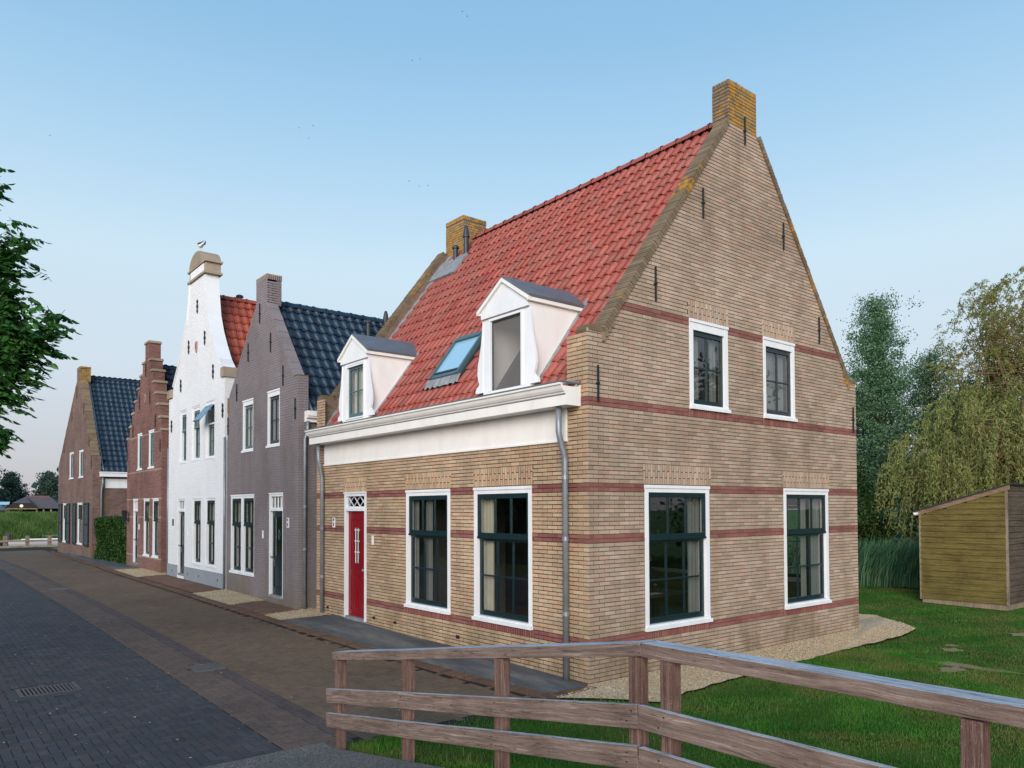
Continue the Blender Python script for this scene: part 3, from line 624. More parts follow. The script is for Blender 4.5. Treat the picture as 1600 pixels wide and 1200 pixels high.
# ------------------------------------------------------------------ windows and doors
def window(house, fr, u0, u1, z0, z1, cols=3, up=.36, rows=2, sash='green', frame_mat='white', fw=.085, head=.11, sill_h=.085, d=0, curtain=None, cur='curtain', light=False, group=None, glassm='glass', join=False, back=True):
    b = MB(); D0 = -.12+d
    b.fbox(fr, u0, u0+fw, z0, z1, D0, .006+d); b.fbox(fr, u1-fw, u1, z0, z1, D0, .006+d)
    b.fbox(fr, u0+fw, u1-fw, z1-head, z1-.003, D0, .004+d); b.fbox(fr, u0+fw, u1-fw, z0, z0+.03, D0, .004+d)
    b.fbox(fr, u0-.004, u1+.004, z1-.045, z1+.003, -.02+d, .022+d)
    w = b.build('window', M[frame_mat], house)
    b = MB(); b.fbox(fr, u0-.012, u1+.012, z0-.004, z0+sill_h*.62, -.02+d, .05+d); b.fbox(fr, u0+.01, u1-.01, z0+sill_h*.62, z0+sill_h, -.1+d, .02+d); b.build('sill', M[frame_mat], w)
    a0, a1, c0, c1 = u0+fw+.003, u1-fw-.003, z0+sill_h+.002, z1-head-.003
    zs = [(c0, c1, rows, -.035)] if up <= 0 else [(c1-(c1-c0)*up, c1, 1, -.008), (c0, c1-(c1-c0)*up+.0, rows, -.055)]
    for si, (s0, s1, nr, ds) in enumerate(zs):
        st = .05; rb = .085; b = MB(); ds += d; t = .045
        b.fbox(fr, a0, a0+st, s0, s1, ds-t, ds); b.fbox(fr, a1-st, a1, s0, s1, ds-t, ds)
        b.fbox(fr, a0+st, a1-st, s0, s0+rb, ds-t, ds); b.fbox(fr, a0+st, a1-st, s1-(.075 if si == 0 else .05), s1, ds-t, ds)
        if si == 0 and up > 0: b.fbox(fr, a0-.0, a1+.0, s0-.012, s0+.02, ds-t-.002, ds+.014)
        g0, g1, h0, h1 = a0+st, a1-st, s0+rb, s1-(.075 if si == 0 else .05); mw = .026
        for i in range(1, cols):
            uc = g0+(g1-g0)*i/cols; b.fbox(fr, uc-mw/2, uc+mw/2, h0, h1, ds-t+.006, ds-.006)
        for j in range(1, nr):
            zc = h0+(h1-h0)*j/nr
            for i in range(cols):
                ua = g0+(g1-g0)*i/cols+(mw/2 if i else 0); ub = g0+(g1-g0)*(i+1)/cols-(mw/2 if i < cols-1 else 0); b.fbox(fr, ua, ub, zc-mw/2, zc+mw/2, ds-t+.008, ds-.008)
        b.build('sash', M[sash], w)
        pb = MB()
        for i in range(cols):
            for j in range(nr):
                ua = g0+(g1-g0)*i/cols+(mw/2 if i else 0); ub = g0+(g1-g0)*(i+1)/cols-(mw/2 if i < cols-1 else 0)
                za = h0+(h1-h0)*j/nr+(mw/2 if j else 0); zb = h0+(h1-h0)*(j+1)/nr-(mw/2 if j < nr-1 else 0)
                if not join: pb = MB()
                pb.add([fr(ua, za, ds-.026), fr(ub, za, ds-.026), fr(ub, zb, ds-.026), fr(ua, zb, ds-.026)], [(0, 1, 2, 3)])
                if not join: pb.build('pane', M[glassm], w)
        if join: pb.build('pane', M[glassm], w)
    for (ca, cb) in (curtain or []):
        b = MB(); n = max(4, int((cb-ca)/.022)); V = []; F = []
        for i in range(n+1):
            u = ca+(cb-ca)*i/n; dd = -.17+.022*math.sin(i*1.35+u*3)+.008*math.sin(i*.5)
            V += [fr(u, z0+.02, dd), fr(u, z1-.05, dd*.96-.01)]
        F = [(2*i, 2*i+2, 2*i+3, 2*i+1) for i in range(n)]; b.add(V, F); b.build('curtain', M[cur], w, smooth=True)
    return w
def door(house, fr, u0, u1, z0, z1, leaf, zt0, zt1, frame_mat='white', style='glazed', d=0, bars=3, fw=.085):
    b = MB(); D0 = -.13+d
    b.fbox(fr, u0, u0+fw, z0, z1, D0, .008+d); b.fbox(fr, u1-fw, u1, z0, z1, D0, .008+d)
    b.fbox(fr, u0+fw, u1-fw, z1-.09, z1, D0, .006+d); b.fbox(fr, u0+fw, u1-fw, zt0, zt0+.07, D0, .02+d); b.fbox(fr, u0+fw, u1-fw, zt0+.07, zt1, D0, .006+d) if zt1 > zt0+.07 else None
    b.fbox(fr, u0-.003, u1+.003, z1-.03, z1+.004, -.02+d, .026+d)
    w = b.build('door_frame', M[frame_mat], house)
    g0, g1, h0, h1 = u0+fw, u1-fw, zt1, z1-.09
    pb = MB(); pb.add([fr(g0, h0, -.05+d), fr(g1, h0, -.05+d), fr(g1, h1, -.05+d), fr(g0, h1, -.05+d)], [(0, 1, 2, 3)]); pb.build('transom_pane', M['glass_dim'], w)
    tb = MB()
    if style == 'red':
        for k in range(3):
            ua, ub = g0+(g1-g0)*k/3, g0+(g1-g0)*(k+1)/3
            for (p, q) in (((ua, h0), (ub, h1)), ((ua, h1), (ub, h0))):
                dx, dz = q[0]-p[0], q[1]-p[1]; l = math.hypot(dx, dz); nx, nz = -dz/l*.006, dx/l*.006
                tb.fpoly(fr, [(p[0]-nx, p[1]-nz), (q[0]-nx, q[1]-nz), (q[0]+nx, q[1]+nz), (p[0]+nx, p[1]+nz)], -.052+d, -.038+d-.003*(p[1] > h0+.01))
    else:
        for k in range(1, bars+1):
            uc = g0+(g1-g0)*k/(bars+1); tb.fbox(fr, uc-.018, uc+.018, h0, h1, -.06+d, -.03+d)
    tb.build('transom_bars', M[frame_mat], w)
    a0, a1, c0, c1 = u0+fw+.004, u1-fw-.004, z0+.05, zt0-.004
    b = MB(); st = .115; dl = -.055+d; t = .045
    if style == 'red':
        um = (a0+a1)/2; zm = c0+(c1-c0)*.42
        b.fbox(fr, a0, a1, c0, c1, dl-t, dl-.012)
        for (p, q, r_, s_) in ((a0, a0+st, c0, c1), (a1-st, a1, c0, c1), (a0+st, a1-st, c0, c0+.14), (a0+st, a1-st, zm-.06, zm+.06), (a0+st, a1-st, c1-.2, c1), (um-.03, um+.03, c0+.14, zm-.06)): b.fbox(fr, p, q, r_, s_, dl-.012, dl)
        for (p, q, r_, s_) in ((a0+st+.03, um-.06, c0+.18, zm-.1), (um+.06, a1-st-.03, c0+.18, zm-.1)): b.fbox(fr, p, q, r_, s_, dl-.012, dl-.002)
        ga, gb, gc, gd = um-.13, um+.13, zm+.2, c1-.36
        for (p, q, r_, s_) in ((ga-.035, ga, gc-.035, gd+.035), (gb, gb+.035, gc-.035, gd+.035), (ga, gb, gc-.035, gc), (ga, gb, gd, gd+.035)): b.fbox(fr, p, q, r_, s_, dl-.012, dl+.012)
        b.fbox(fr, a0+.06, a1-.06, c1-.17, c1-.15, dl, dl+.012); b.fbox(fr, a0+.06, a1-.06, zm+.075, zm+.095, dl, dl+.01)
        lf = b.build('door', M[leaf], w)
        pb = MB(); pb.add([fr(ga, gc, dl-.004), fr(gb, gc, dl-.004), fr(gb, gd, dl-.004), fr(ga, gd, dl-.004)], [(0, 1, 2, 3)]); pb.build('pane', M['glass_dim'], w)
        b = MB()
        for k in (1, 2): uc = ga+(gb-ga)*(.36 if k == 1 else .78); b.fbox(fr, uc-.009, uc+.009, gc, gd, dl, dl+.008)
        for k in (1, 2, 3): zc = gc+(gd-gc)*k/3.2; b.fbox(fr, ga, gb, zc-.008, zc+.008, dl+.001, dl+.007)
        b.build('pane_bars', M['cream'], w)
    else:
        zm = c0+(c1-c0)*.34
        for (p, q, r_, s_) in ((a0, a0+st*.7, c0, c1), (a1-st*.7, a1, c0, c1), (a0+st*.7, a1-st*.7, c0, c0+.17), (a0+st*.7, a1-st*.7, zm, zm+.17), (a0+st*.7, a1-st*.7, c1-.13, c1)): b.fbox(fr, p, q, r_, s_, dl-t, dl)
        b.fbox(fr, a0+st*.7, a1-st*.7, c0+.17, zm, dl-t+.01, dl-.02)
        for zz_ in (c0+.175, zm-.015, zm+.175, c1-.145): b.fbox(fr, a0+st*.7, a1-st*.7, zz_, zz_+.014, dl-.001, dl+.012)
        lf = b.build('door', M[leaf], w)
        pb = MB(); pb.add([fr(a0+st*.7, zm+.17, dl-.02), fr(a1-st*.7, zm+.17, dl-.02), fr(a1-st*.7, c1-.13, dl-.02), fr(a0+st*.7, c1-.13, dl-.02)], [(0, 1, 2, 3)]); pb.build('pane', M['glass_dim'], w)
        b = MB(); um = (a0+a1)/2; zc = (zm+c1)/2+.1
        for (p, q) in (((um, zc+.13), (um+.06, zc)), ((um+.06, zc), (um, zc-.13)), ((um, zc-.13), (um-.06, zc)), ((um-.06, zc), (um, zc+.13))):
            dx, dz = q[0]-p[0], q[1]-p[1]; l = math.hypot(dx, dz); nx, nz = -dz/l*.005, dx/l*.005
            b.fpoly(fr, [(p[0]-nx, p[1]-nz), (q[0]-nx, q[1]-nz), (q[0]+nx, q[1]+nz), (p[0]+nx, p[1]+nz)], dl-.018, dl-.006)
        b.build('door_ornament', M['sash_mid'], w)
    hs = a0+.05 if style == 'red' else a1-.05
    b = MB(); p = fr(hs, c0+(c1-c0)*.45, dl)
    b.tube([fr(hs, c0+(c1-c0)*.45, dl-.002), fr(hs, c0+(c1-c0)*.45, dl+.05)], .012, 8); b.tube([fr(hs, c0+(c1-c0)*.45, dl+.045), fr(hs, c0+(c1-c0)*.45, dl+.06), fr(hs, c0+(c1-c0)*.45, dl+.08)], [.012, .032, .02], 10)
    b.fbox(fr, hs-.02, hs+.02, c0+(c1-c0)*.45-.11, c0+(c1-c0)*.45-.04, dl, dl+.008); b.build('door_handle', M['zinc'], w)
    b = MB(); b.fbox(fr, u0+fw, u1-fw, z0-.02, z0+.05, -.12+d, .03+d); b.build('threshold', M['lead'], w)
    return w
def plate(house, fr, u, z, h=.2, w=.1, slot='black_iron'):
    b = MB(); b.fbox(fr, u-w/2, u+w/2, z, z+h, .0, .014); q = b.build('number_plate', M['white'], house)
    b = MB(); b.fbox(fr, u-w*.24, u+w*.24, z+h*.66, z+h*.92, .014, .017); b.build('plate_number', M['dark_plastic'], q)
    b = MB(); b.fpoly(fr, [(u-w*.16, z+h*.18), (u-w*.08, z+h*.12), (u+w*.08, z+h*.12), (u+w*.16, z+h*.18), (u+w*.16, z+h*.44), (u+w*.08, z+h*.5), (u-w*.08, z+h*.5), (u-w*.16, z+h*.44)], .014, .02); b.build('plate_slot', M[slot], q)

# ------------------------------------------------------------------ roofs
def tile_base(w, L, amp, n=12):
    V = []; e = .03
    for k in range(3):                                   # lower lip, lower edge, upper edge
        for i in range(n+1):
            x = (w+e)*i/n; ph = 2*math.pi*x/w; z = amp*(.8*math.tanh(2.2*math.cos(ph-.9))+.28*math.cos(3*ph))+(.012*max(0, (x-w)/e) if x > w else 0)
            V.append((x, 0 if k < 2 else L, z+((.031 if k == 0 else .045 if k == 1 else .004))))
    F = [(i, i+1, n+1+i+1, n+1+i) for i in range(n)]+[(n+1+i, n+2+i, 2*n+3+i, 2*n+2+i) for i in range(n)]
    return np.array(V), np.array(F)
def tile_roof(parent, O, U, Sv, width, slope, cw, rh, mat, excl, n_obj=300, amp=.022, shift=0):
    O, U, Sv = map(Vector, (O, U, Sv)); Nn = U.cross(Sv); Nn = Nn if Nn.z > 0 else -Nn
    if U.cross(Sv).z < 0: O = O+U*width; U = -U; flip = True
    else: flip = False
    bv, bf = tile_base(cw, rh+.05, amp); R = np.array([[U.x, Sv.x, Nn.x], [U.y, Sv.y, Nn.y], [U.z, Sv.z, Nn.z]])
    P = []; nr = int(slope/rh+.999); nc = int(width/cw+.5)
    for j in range(nr):
        for i in range(nc):
            u, s = i*cw+shift, j*rh; uu = width-(u+cw/2) if flip else u+cw/2
            if excl and excl(uu, s+rh/2): continue
            if s+rh > slope+.12: continue
            P.append(O+U*(u+random.gauss(0, .002))+Sv*(s+random.gauss(0, .004))+Nn*random.gauss(0, .0015))
    Pn = np.array(P); d = Pn-CAM; r = np.linalg.norm(d, axis=1); s = np.abs(d@np.array(Nn))/r**3; s[~np.array([inframe(p) for p in Pn])] = 0
    top = set([i for i in np.argsort(-s)[:n_obj].tolist() if s[i] > 0]) if n_obj else set()
    me = mesh_arrays('tile', bv, bf, mat, smooth=True); rot = Matrix(R.tolist()).to_euler()
    for i in top: o = bpy.data.objects.new('tile', me); place(o, P[i], parent); o.rotation_euler = rot
    rest = [i for i in range(len(P)) if i not in top]
    if rest:
        v, f, t = replicate(bv, bf, np.repeat(R[None], len(rest), 0), Pn[rest], rng.random(len(rest))); part('tiles', v, f, mat, parent, tone=t, kind='stuff', smooth=True)
def ridge(parent, A, B, mat, r=.11, L=.38, objs=True):
    A, B = Vector(A), Vector(B); D = (B-A); n = int(D.length/L); D.normalize(); side = D.cross(Vector((0, 0, 1))).normalized(); V = []; F = []
    stations = [(0, r*1.12), (.05, r*1.12), (.052, r), (L, r*.96)]
    for (s, rr_) in stations:
        for k in range(9): a = math.radians(-8+196*k/8); V.append(D*s+side*math.cos(a)*rr_+Vector((0, 0, math.sin(a)*rr_)))
    F = [(i*9+k, i*9+k+1, (i+1)*9+k+1, (i+1)*9+k) for i in range(len(stations)-1) for k in range(8)]
    me = mesh_arrays('ridge_tile', [tuple(v) for v in V], F, mat)
    for i in range(n): o = bpy.data.objects.new('ridge_tile', me); place(o, A+D*(i*L), parent)
def coping(parent, fr, pts, thick, mat, h=.105, proud=.03, pitch=.062, n_obj=True, name='coping_brick'):
    """bricks on edge laid up a sloping gable top, in wall frame coordinates"""
    for (a, b) in zip(pts[:-1], pts[1:]):
        ux, uz = b[0]-a[0], b[1]-a[1]; l = math.hypot(ux, uz); ux /= l; uz /= l; nx, nz = (-uz, ux) if ux > 0 else (uz, -ux)
        if nz < 0: nx, nz = -nx, -nz
        n = max(1, int(l/pitch)); w = l/n; me = None; arr = []
        for i in range(n):
            s = i*w; arr.append(s)
        for i, s in enumerate(arr):
            b_ = MB(); g = .004; jj = random.uniform(-.004, .004)
            q = [(a[0]+ux*(s+g)-nx*.02, a[1]+uz*(s+g)-nz*.02), (a[0]+ux*(s+w-g)-nx*.02, a[1]+uz*(s+w-g)-nz*.02), (a[0]+ux*(s+w-g)+nx*(h+jj), a[1]+uz*(s+w-g)+nz*(h+jj)), (a[0]+ux*(s+g)+nx*(h+jj), a[1]+uz*(s+g)+nz*(h+jj))]
            b_.fpoly(fr, q, -thick, proud+random.uniform(-.004, .004)); b_.build(name, mat, parent)
def pipe(parent, name, pts, r=.04, mat='zinc', collars=()):
    b = MB(); b.tube(pts, r, 12); p = b.build(name, M[mat], parent, smooth=True)
    b = MB()
    for z in collars:
        x, y = pts[-1][0], pts[-1][1]; b.tube([(x, y, z-.03), (x, y, z+.03)], r*1.18, 12)
    if collars: b.build('pipe_collar', M[mat], p)
    return p

q_ = np.random.default_rng(12); k_ = 420; lx, ly_ = q_.uniform(-8, -1.5, k_), q_.uniform(0, 24, k_)
ch = np.array([(-1, -.6, 0), (1, -.5, 0), (.8, .6, .3), (-.7, .7, .1)]); a_ = q_.uniform(0, 6.28, k_); s_ = q_.uniform(.004, .016, k_); R_ = np.zeros((k_, 3, 3)); R_[:, 0, 0] = np.cos(a_)*s_; R_[:, 0, 1] = -np.sin(a_)*s_; R_[:, 1, 0] = np.sin(a_)*s_; R_[:, 1, 1] = np.cos(a_)*s_; R_[:, 2, 2] = s_
v_, f_, t_ = replicate(ch, np.array([(0, 1, 2, 3)]), R_, np.stack([lx, ly_, hz(ly_)+.005], 1), q_.random(k_)); o_ = part('leaf_litter', v_, f_, M['pebble'], tone=t_, kind='stuff'); tag(o_, 'tiny pale chips and leaf litter scattered over the street paving', 'litter')
# ================================================================== the brick house on the corner
HW, HL, HX = 7.92, 9.0, 3.96
house = thing('brick_house', 'large beige brick corner house with red pantile roof, two white dormers and red door', 'house', (HX, HL/2, 0))
def g_out(z):                                             # gable outline
    if z < 5.15: return (0, HW)
    if z < 9.3: s = .36+(z-5.15)*(3.52-.36)/(9.3-5.15); return (s, HW-s)
    return (3.52, 4.36)
frS = frame((0, 0, 0), (1, 0, 0), (0, -1, 0)); frW = frame((0, 0, 0), (0, 1, 0), (-1, 0, 0))
frN = frame((0, HL, 0), (1, 0, 0), (0, 1, 0)); frE = frame((HW, 0, 0), (0, 1, 0), (1, 0, 0))
gwin = [(1.22, 2.84, .66, 2.9), (5.11, 6.72, .66, 2.9), (2.35, 3.41, 4.17, 5.655), (4.49, 5.54, 4.17, 5.655)]
fwin = [(1.24, 2.76, .66, 2.9), (3.48, 4.98, .66, 2.9)]; fdoor = (6.58, 7.58, .17, 2.91)
ewin = [(3.5, 6.4, .9, 2.7), (1.0, 2.2, .9, 2.7)]
PT = .24                                                   # parapet thickness
core('gable_wall', frS, [-.3, 5.15, 9.3, 10.02], g_out, gwin, PT, M['mortar'], house)
core('street_wall', frame((0, PT, 0), (0, 1, 0), (-1, 0, 0)), [-.3, 3.54], lambda z: (0, HL-2*PT), [(a-PT, b-PT, c, d) for a, b, c, d in fwin+[fdoor]], .3, M['mortar_fac'], house)
core('street_wall_head', frame((0, PT, 0), (0, 1, 0), (-1, 0, 0)), [3.541, 4.2], lambda z: (0, HL-2*PT), [], .3, M['mortar_fac'], house, d1=-.02)
core('far_gable_wall', frame((0, HL, 0), (1, 0, 0), (0, 1, 0)), [-.3, 5.15, 9.3], g_out, [], PT, M['mortar_dark'], house)
core('garden_wall', frame((HW, PT, 0), (0, 1, 0), (1, 0, 0)), [-.3, 4.2], lambda z: (0, HL-2*PT), [(a-PT, b-PT, c, d) for a, b, c, d in ewin], .3, M['mortar'], house)
part('attic_floor', [(.3, PT, 2.98), (HW-.3, PT, 2.98), (HW-.3, HL-PT, 2.98), (.3, HL-PT, 2.98)], [(0, 1, 2, 3)], M['room'], house)
part('ground_floor', [(.3, PT, .16), (HW-.3, PT, .16), (HW-.3, HL-PT, .16), (.3, HL-PT, .16)], [(0, 1, 2, 3)], M['room_floor'], house)
b = MB(); b.box(4.6, 4.7, 5.6, HL-PT, .161, 2.97); b.box(.31, 3.2, 5.9, 6.0, .161, 2.97); b.build('inner_wall', M['room'], house)
b = MB(); b.box(3.9, 4.0, PT+.01, HL-PT-.01, 2.99, 8.6); b.build('attic_partition', M['room'], house)
# bricks: which band a course belongs to
def band(k):                                               # k counted from z = .6*CZ
    return k in (8, 9, 32, 33, 44, 45, 64, 65, 88, 89)
def split_band(L): return [x for x in L if not band(x[4])], [x for x in L if band(x[4])]
sold_g = [(1.19, 2.9, 2.913, 3.225), (5.08, 6.78, 2.913, 3.225), (2.33, 3.43, 5.663, 5.975), (4.47, 5.56, 5.663, 5.975)]
head_g = [(1.2, 2.86, .5375, .655), (5.09, 6.74, .5375, .655), (2.33, 3.43, 4.0375, 4.165), (4.47, 5.56, 4.0375, 4.165)]
Lg = bricks(frS, -.15, 9.98, g_out, gwin+[(a, b, c, d) for a, b, c, d in sold_g+head_g])
pl, rd = split_band(Lg)
shared = {}
lic = [x for x in pl if x[2] > 9.25]; pl = [x for x in pl if x[2] <= 9.25]
emit_bricks(frS, pl, M['brick_gable'], house, 300, shared=shared); emit_bricks(frS, rd, M['brick_red'], house, 0, name='red_brick'); emit_bricks(frS, lic, M['brick_lichen'], house, 0, name='chimney_brick')
for s in sold_g: emit_bricks(frS, soldiers(*s), M['brick_gable'], house, 0, .0012, 'lintel_brick', proud=.004)
for s in head_g: emit_bricks(frS, soldiers(*s, header=True), M['brick_red'], house, 0, .0015, 'sill_brick', proud=.004)
# chimney tops, sides
def chimney(parent, x0, x1, y0, y1, z0, z1, brickm, morm, skipfront=False, capm=None):
    b = MB(); b.box(x0+.009, x1-.009, y0+.009, y1-.009, z0, z1-.005); c = b.build('chimney', morm, parent)
    sides = [(frame((x0, y1, 0), (0, -1, 0), (-1, 0, 0)), y1-y0), (frame((x1, y0, 0), (0, 1, 0), (1, 0, 0)), y1-y0), (frame((x1, y1, 0), (-1, 0, 0), (0, 1, 0)), x1-x0)]
    if not skipfront: sides.append((frame((x0, y0, 0), (1, 0, 0), (0, -1, 0)), x1-x0))
    for fr, w in sides:
        emit_bricks(fr, bricks(fr, z0+.03, z1-.115, lambda z: (0, w), [], phase=.05), brickm, c)
        emit_bricks(fr, [(a, b2, z1-.11, z1, 0) for a, b2, _, _ in soldiers(0, w, 0, 1, header=True)], brickm, c, proud=.012)
    return c
b = MB(); b.box(3.529, 4.351, .2, .343, 9.0, 9.979); b.build('chimney_back', M['mortar'], house)
b = MB(); b.box(3.53, 4.35, .009, .345, 9.98, 10.055); b.build('chimney_cap', M['brick_coping'], house)
for fr, w in ((frame((3.52, .35, 0), (0, -1, 0), (-1, 0, 0)), .35), (frame((4.36, 0, 0), (0, 1, 0), (1, 0, 0)), .35)):
    emit_bricks(fr, bricks(fr, 9.2, 9.99, lambda z: (0, w), [], phase=.05), M['brick_coping'], house, name='chimney_brick')
emit_bricks(frS, [(a, b2, 9.975, 10.065, 0) for a, b2, _, _ in soldiers(3.52, 4.36, 0, 1, header=True)], M['brick_lichen'], house, name='chimney_cap_brick', proud=.006)
emit_bricks(frame((3.52, .35, 0), (0, -1, 0), (-1, 0, 0)), [(a, b2, 9.975, 10.065, 0) for a, b2, _, _ in soldiers(0, .35, 0, 1, header=True)], M['brick_coping'], house, name='chimney_cap_brick', proud=.006)
chimney(house, 3.58, 4.32, 8.06, 8.86, 8.9, 10.12, M['brick_lichen'], M['mortar_dark'])
# street facade bricks
solds_f = [(1.22, 2.79, 2.913, 3.225), (3.46, 5.02, 2.913, 3.225), (6.57, 7.62, 2.913, 3.225)]
head_f = [(1.2, 2.8, .5375, .655), (3.44, 5.02, .5375, .655)]
Lf = bricks(frW, -.15, 3.53, lambda z: (0, HL), fwin+[fdoor]+solds_f+head_f, phase=.11)
Lf += bricks(frW, 3.54, 5.14, lambda z: (0, .43), [], phase=.11)+bricks(frW, 3.54, 5.14, lambda z: (8.6, HL), [], phase=.11)
pl, rd = split_band(Lf)
sw = [o for o in house.children if o.name.startswith('street_wall')][0]
emit_bricks(frW, pl, M['brick_facade'], sw, 300, shared=shared); emit_bricks(frW, rd, M['brick_red'], sw, 0, name='red_brick')
for s in solds_f: emit_bricks(frW, soldiers(*s), M['brick_facade'], sw, 0, .0012, 'lintel_brick', proud=.004)
for s in head_f: emit_bricks(frW, soldiers(*s, header=True), M['brick_red'], sw, 0, .0015, 'sill_brick', proud=.004)
frB = frame((0, PT, 0), (1, 0, 0), (0, 1, 0))
# shoulders: coping on the level tops and up the slopes
for fr, th, pr in ((frS, PT, .03), (frN, PT, .03)):
    coping(house, fr, [(.02, 5.15), (.36, 5.15)], th, M['brick_coping'], .06, .012)
    coping(house, fr, [(.36, 5.15), (3.5, 9.275)], th, M['brick_coping'], .08, pr)
    coping(house, fr, [(4.38, 9.275), (HW-.36, 5.15)], th, M['brick_coping'], .08, pr)
    coping(house, fr, [(HW-.36, 5.15), (HW-.02, 5.15)], th, M['brick_coping'], .06, .012)
frI_ = frame((0, HL-PT, 0), (1, 0, 0), (0, -1, 0)); emit_bricks(frI_, bricks(frI_, 4.35, 9.25, lambda z: (g_out(z)[0], min(HX, max(g_out(z)[0]+.05, (z-4.3)/1.34))), []), M['brick_coping'], house, name='parapet_brick')
# kneeler corbels where the slope starts
for fr in (frS, frN):
    for s in (0, 1):
        b = MB()
        for i in range(4):
            u = .3+i*.062; u0, u1 = (u, u+.054) if s == 0 else (HW-u-.054, HW-u)
            b.fbox(fr, u0, u1, 5.0-.0+i*.075, 5.13+i*.08, .0, .028)
        b.build('kneeler', M['brick_coping'], house)
window(house, frS, *gwin[0], curtain=[(2.45, 2.86)], cur='curtain_grey')
window(house, frS, *gwin[1], curtain=[(6.0, 6.2), (6.3, 6.75)], cur='curtain_grey')
window(house, frS, *gwin[2], cols=2, up=0, fw=.1, head=.17, curtain=[(2.45, 2.8), (3.1, 3.3)], cur='curtain_grey')
window(house, frS, *gwin[3], cols=2, up=0, fw=.08, head=.16, sash='dark_plastic', curtain=[(4.6, 5.45)], cur='curtain_grey')
window(house, frW, *fwin[0], curtain=[(2.4, 2.8)]); window(house, frW, *fwin[1], curtain=[(4.75, 5.0), (4.3, 4.55)], cur='curtain_grey')
door(house, frW, *fdoor, 'red_paint', 2.5, 2.6, style='red')
for e in ewin: window(house, frE, *e, cols=3 if e[1]-e[0] > 2 else 2, up=0)
for u, z0, z1 in ((3.96, 9.01, 9.52), (2.725, 7.4, 7.91), (1.49, 5.79, 6.33), (.19, 4.1, 4.63), (5.18, 7.38, 7.9), (6.43, 5.79, 6.31), (7.75, 4.1, 4.63)): bar(house, frS, u, z0, z1)
plate(house, frW, 8.09, 2.13, .22, .12, 'red_paint'); b = MB(); b.fbox(frW, 6.26, 6.34, 1.8, 1.99, 0, .012); b.fbox(frW, 6.28, 6.32, 1.84, 1.88, .012, .02); b.build('doorbell', M['cream'], house)
b = MB()
for u in (6.2, 5.35, 8.35, 3.2): b.fbox(frW, u, u+.11, .25+.02*u/8, .31+.02*u/8, -.004, .004)
b.build('air_brick', M['black_iron'], house)
# frieze and box gutter
b = MB(); b.fbox(frW, .43, 8.58, 3.56, 4.04, -.02, .012); b.fbox(frW, .42, 8.59, 3.535, 3.565, -.02, .035); b.build('frieze', M['cream'], house)
cp = [(-.0, 4.03), (-.30, 4.03), (-.30, 4.19), (-.315, 4.195), (-.32, 4.215), (-.345, 4.225), (-.37, 4.26), (-.385, 4.30), (-.41, 4.315), (-.41, 4.345), (-.36, 4.345), (-.36, 4.30), (-.05, 4.30), (-.0, 4.36)]
b = MB(); b.ext([(x, .14, z) for x, z in cp], (0, 8.62, 0)); gut = b.build('box_gutter', M['cream'], house)
b = MB(); b.box(-.418, -.352, .125, 8.775, 4.346, 4.366); b.box(-.352, .0, .125, .16, 4.346, 4.366); b.box(-.352, 0, 8.74, 8.775, 4.346, 4.366); b.build('gutter_edge', M['zinc_dark'], gut)
b = MB(); b.box(-.31, -.302, .143, 8.757, 4.178, 4.186); b.build('gutter_bead', M['zinc_dark'], gut)
pipe(house, 'downpipe', [(-.2, .4, 4.04), (-.2, .4, 3.66), (-.17, .4, 3.55), (-.09, .4, 3.32), (-.075, .4, 3.24), (-.075, .4, .03)], .045, collars=(3.0, 2.1, 1.0))
pipe(house, 'downpipe', [(-.17, 8.55, 4.04), (-.17, 8.55, 3.66), (-.14, 8.55, 3.55), (-.09, 8.55, 3.32), (-.075, 8.55, 3.24), (-.075, 8.55, .12)], .042, collars=(3.0, 2.1, 1.0))
# roof
TS = 1.34; nrm = math.hypot(1, TS); Sv = (1/nrm, 0, TS/nrm); SL = 3.9*nrm
D1, D2 = (1.24, 2.46), (6.45, 7.65)
def excl(u, s):
    y = u+PT; x = s/nrm
    for a, b2 in (D1, D2):
        if a-.06 < y < b2+.06 and x < 1.12: return True
        if a-.06 < y < b2+.06 and x < 1.14+.3*(1-abs(y-(a+b2)/2)/.62): return True
    return 3.72 < y < 4.92 and .42 < x < 1.24
tile_roof(house, (0, PT, 4.31), (0, 1, 0), Sv, HL-2*PT, SL, .2, .337, M['tile_red'], excl, 300, amp=.03)
b = MB(); ro = [(.04, 4.27), (3.96, 9.52), (HW-.04, 4.27), (HW-.04, 4.2), (3.96, 9.4), (.04, 4.2)]
b.add([(x, y, z) for y in (PT, HL-PT) for x, z in [ro[1], ro[2]]], [(0, 1, 3, 2)])
rzx = lambda x: 4.27+(x-.04)*(9.52-4.27)/3.92
for ya, yb, xa in ((PT, D1[0]+.06, .04), (D1[0]+.06, D1[1]-.06, 1.2), (D1[1]-.06, D2[0]+.06, .04), (D2[0]+.06, D2[1]-.06, 1.2), (D2[1]-.06, HL-PT, .04)): b.add([(xa, ya, rzx(xa)), (3.96, ya, 9.52), (3.96, yb, 9.52), (xa, yb, rzx(xa))], [(0, 1, 2, 3)])
b.build('roof', M['roof_board'], house)
tile_roof(house, (HW, PT, 4.31), (0, 1, 0), (-1/nrm, 0, TS/nrm), HL-2*PT, SL, .2, .337, M['tile_red'], None, 0, amp=.02)
ridge(house, (3.96, PT+.05, 9.565), (3.96, HL-PT, 9.565), M['tile_red'])
b = MB()                                                     # lead flashings against the parapets
for y0, y1 in ((PT, PT+.03), (HL-PT-.22, HL-PT)): b.ext([(0, y0, 4.4), (3.7, y0, 4.4+3.7*TS), (3.7, y0, 4.33+3.7*TS), (0, y0, 4.33)], (0, y1-y0, 0))
b.build('roof_flashing', M['lead'], house)
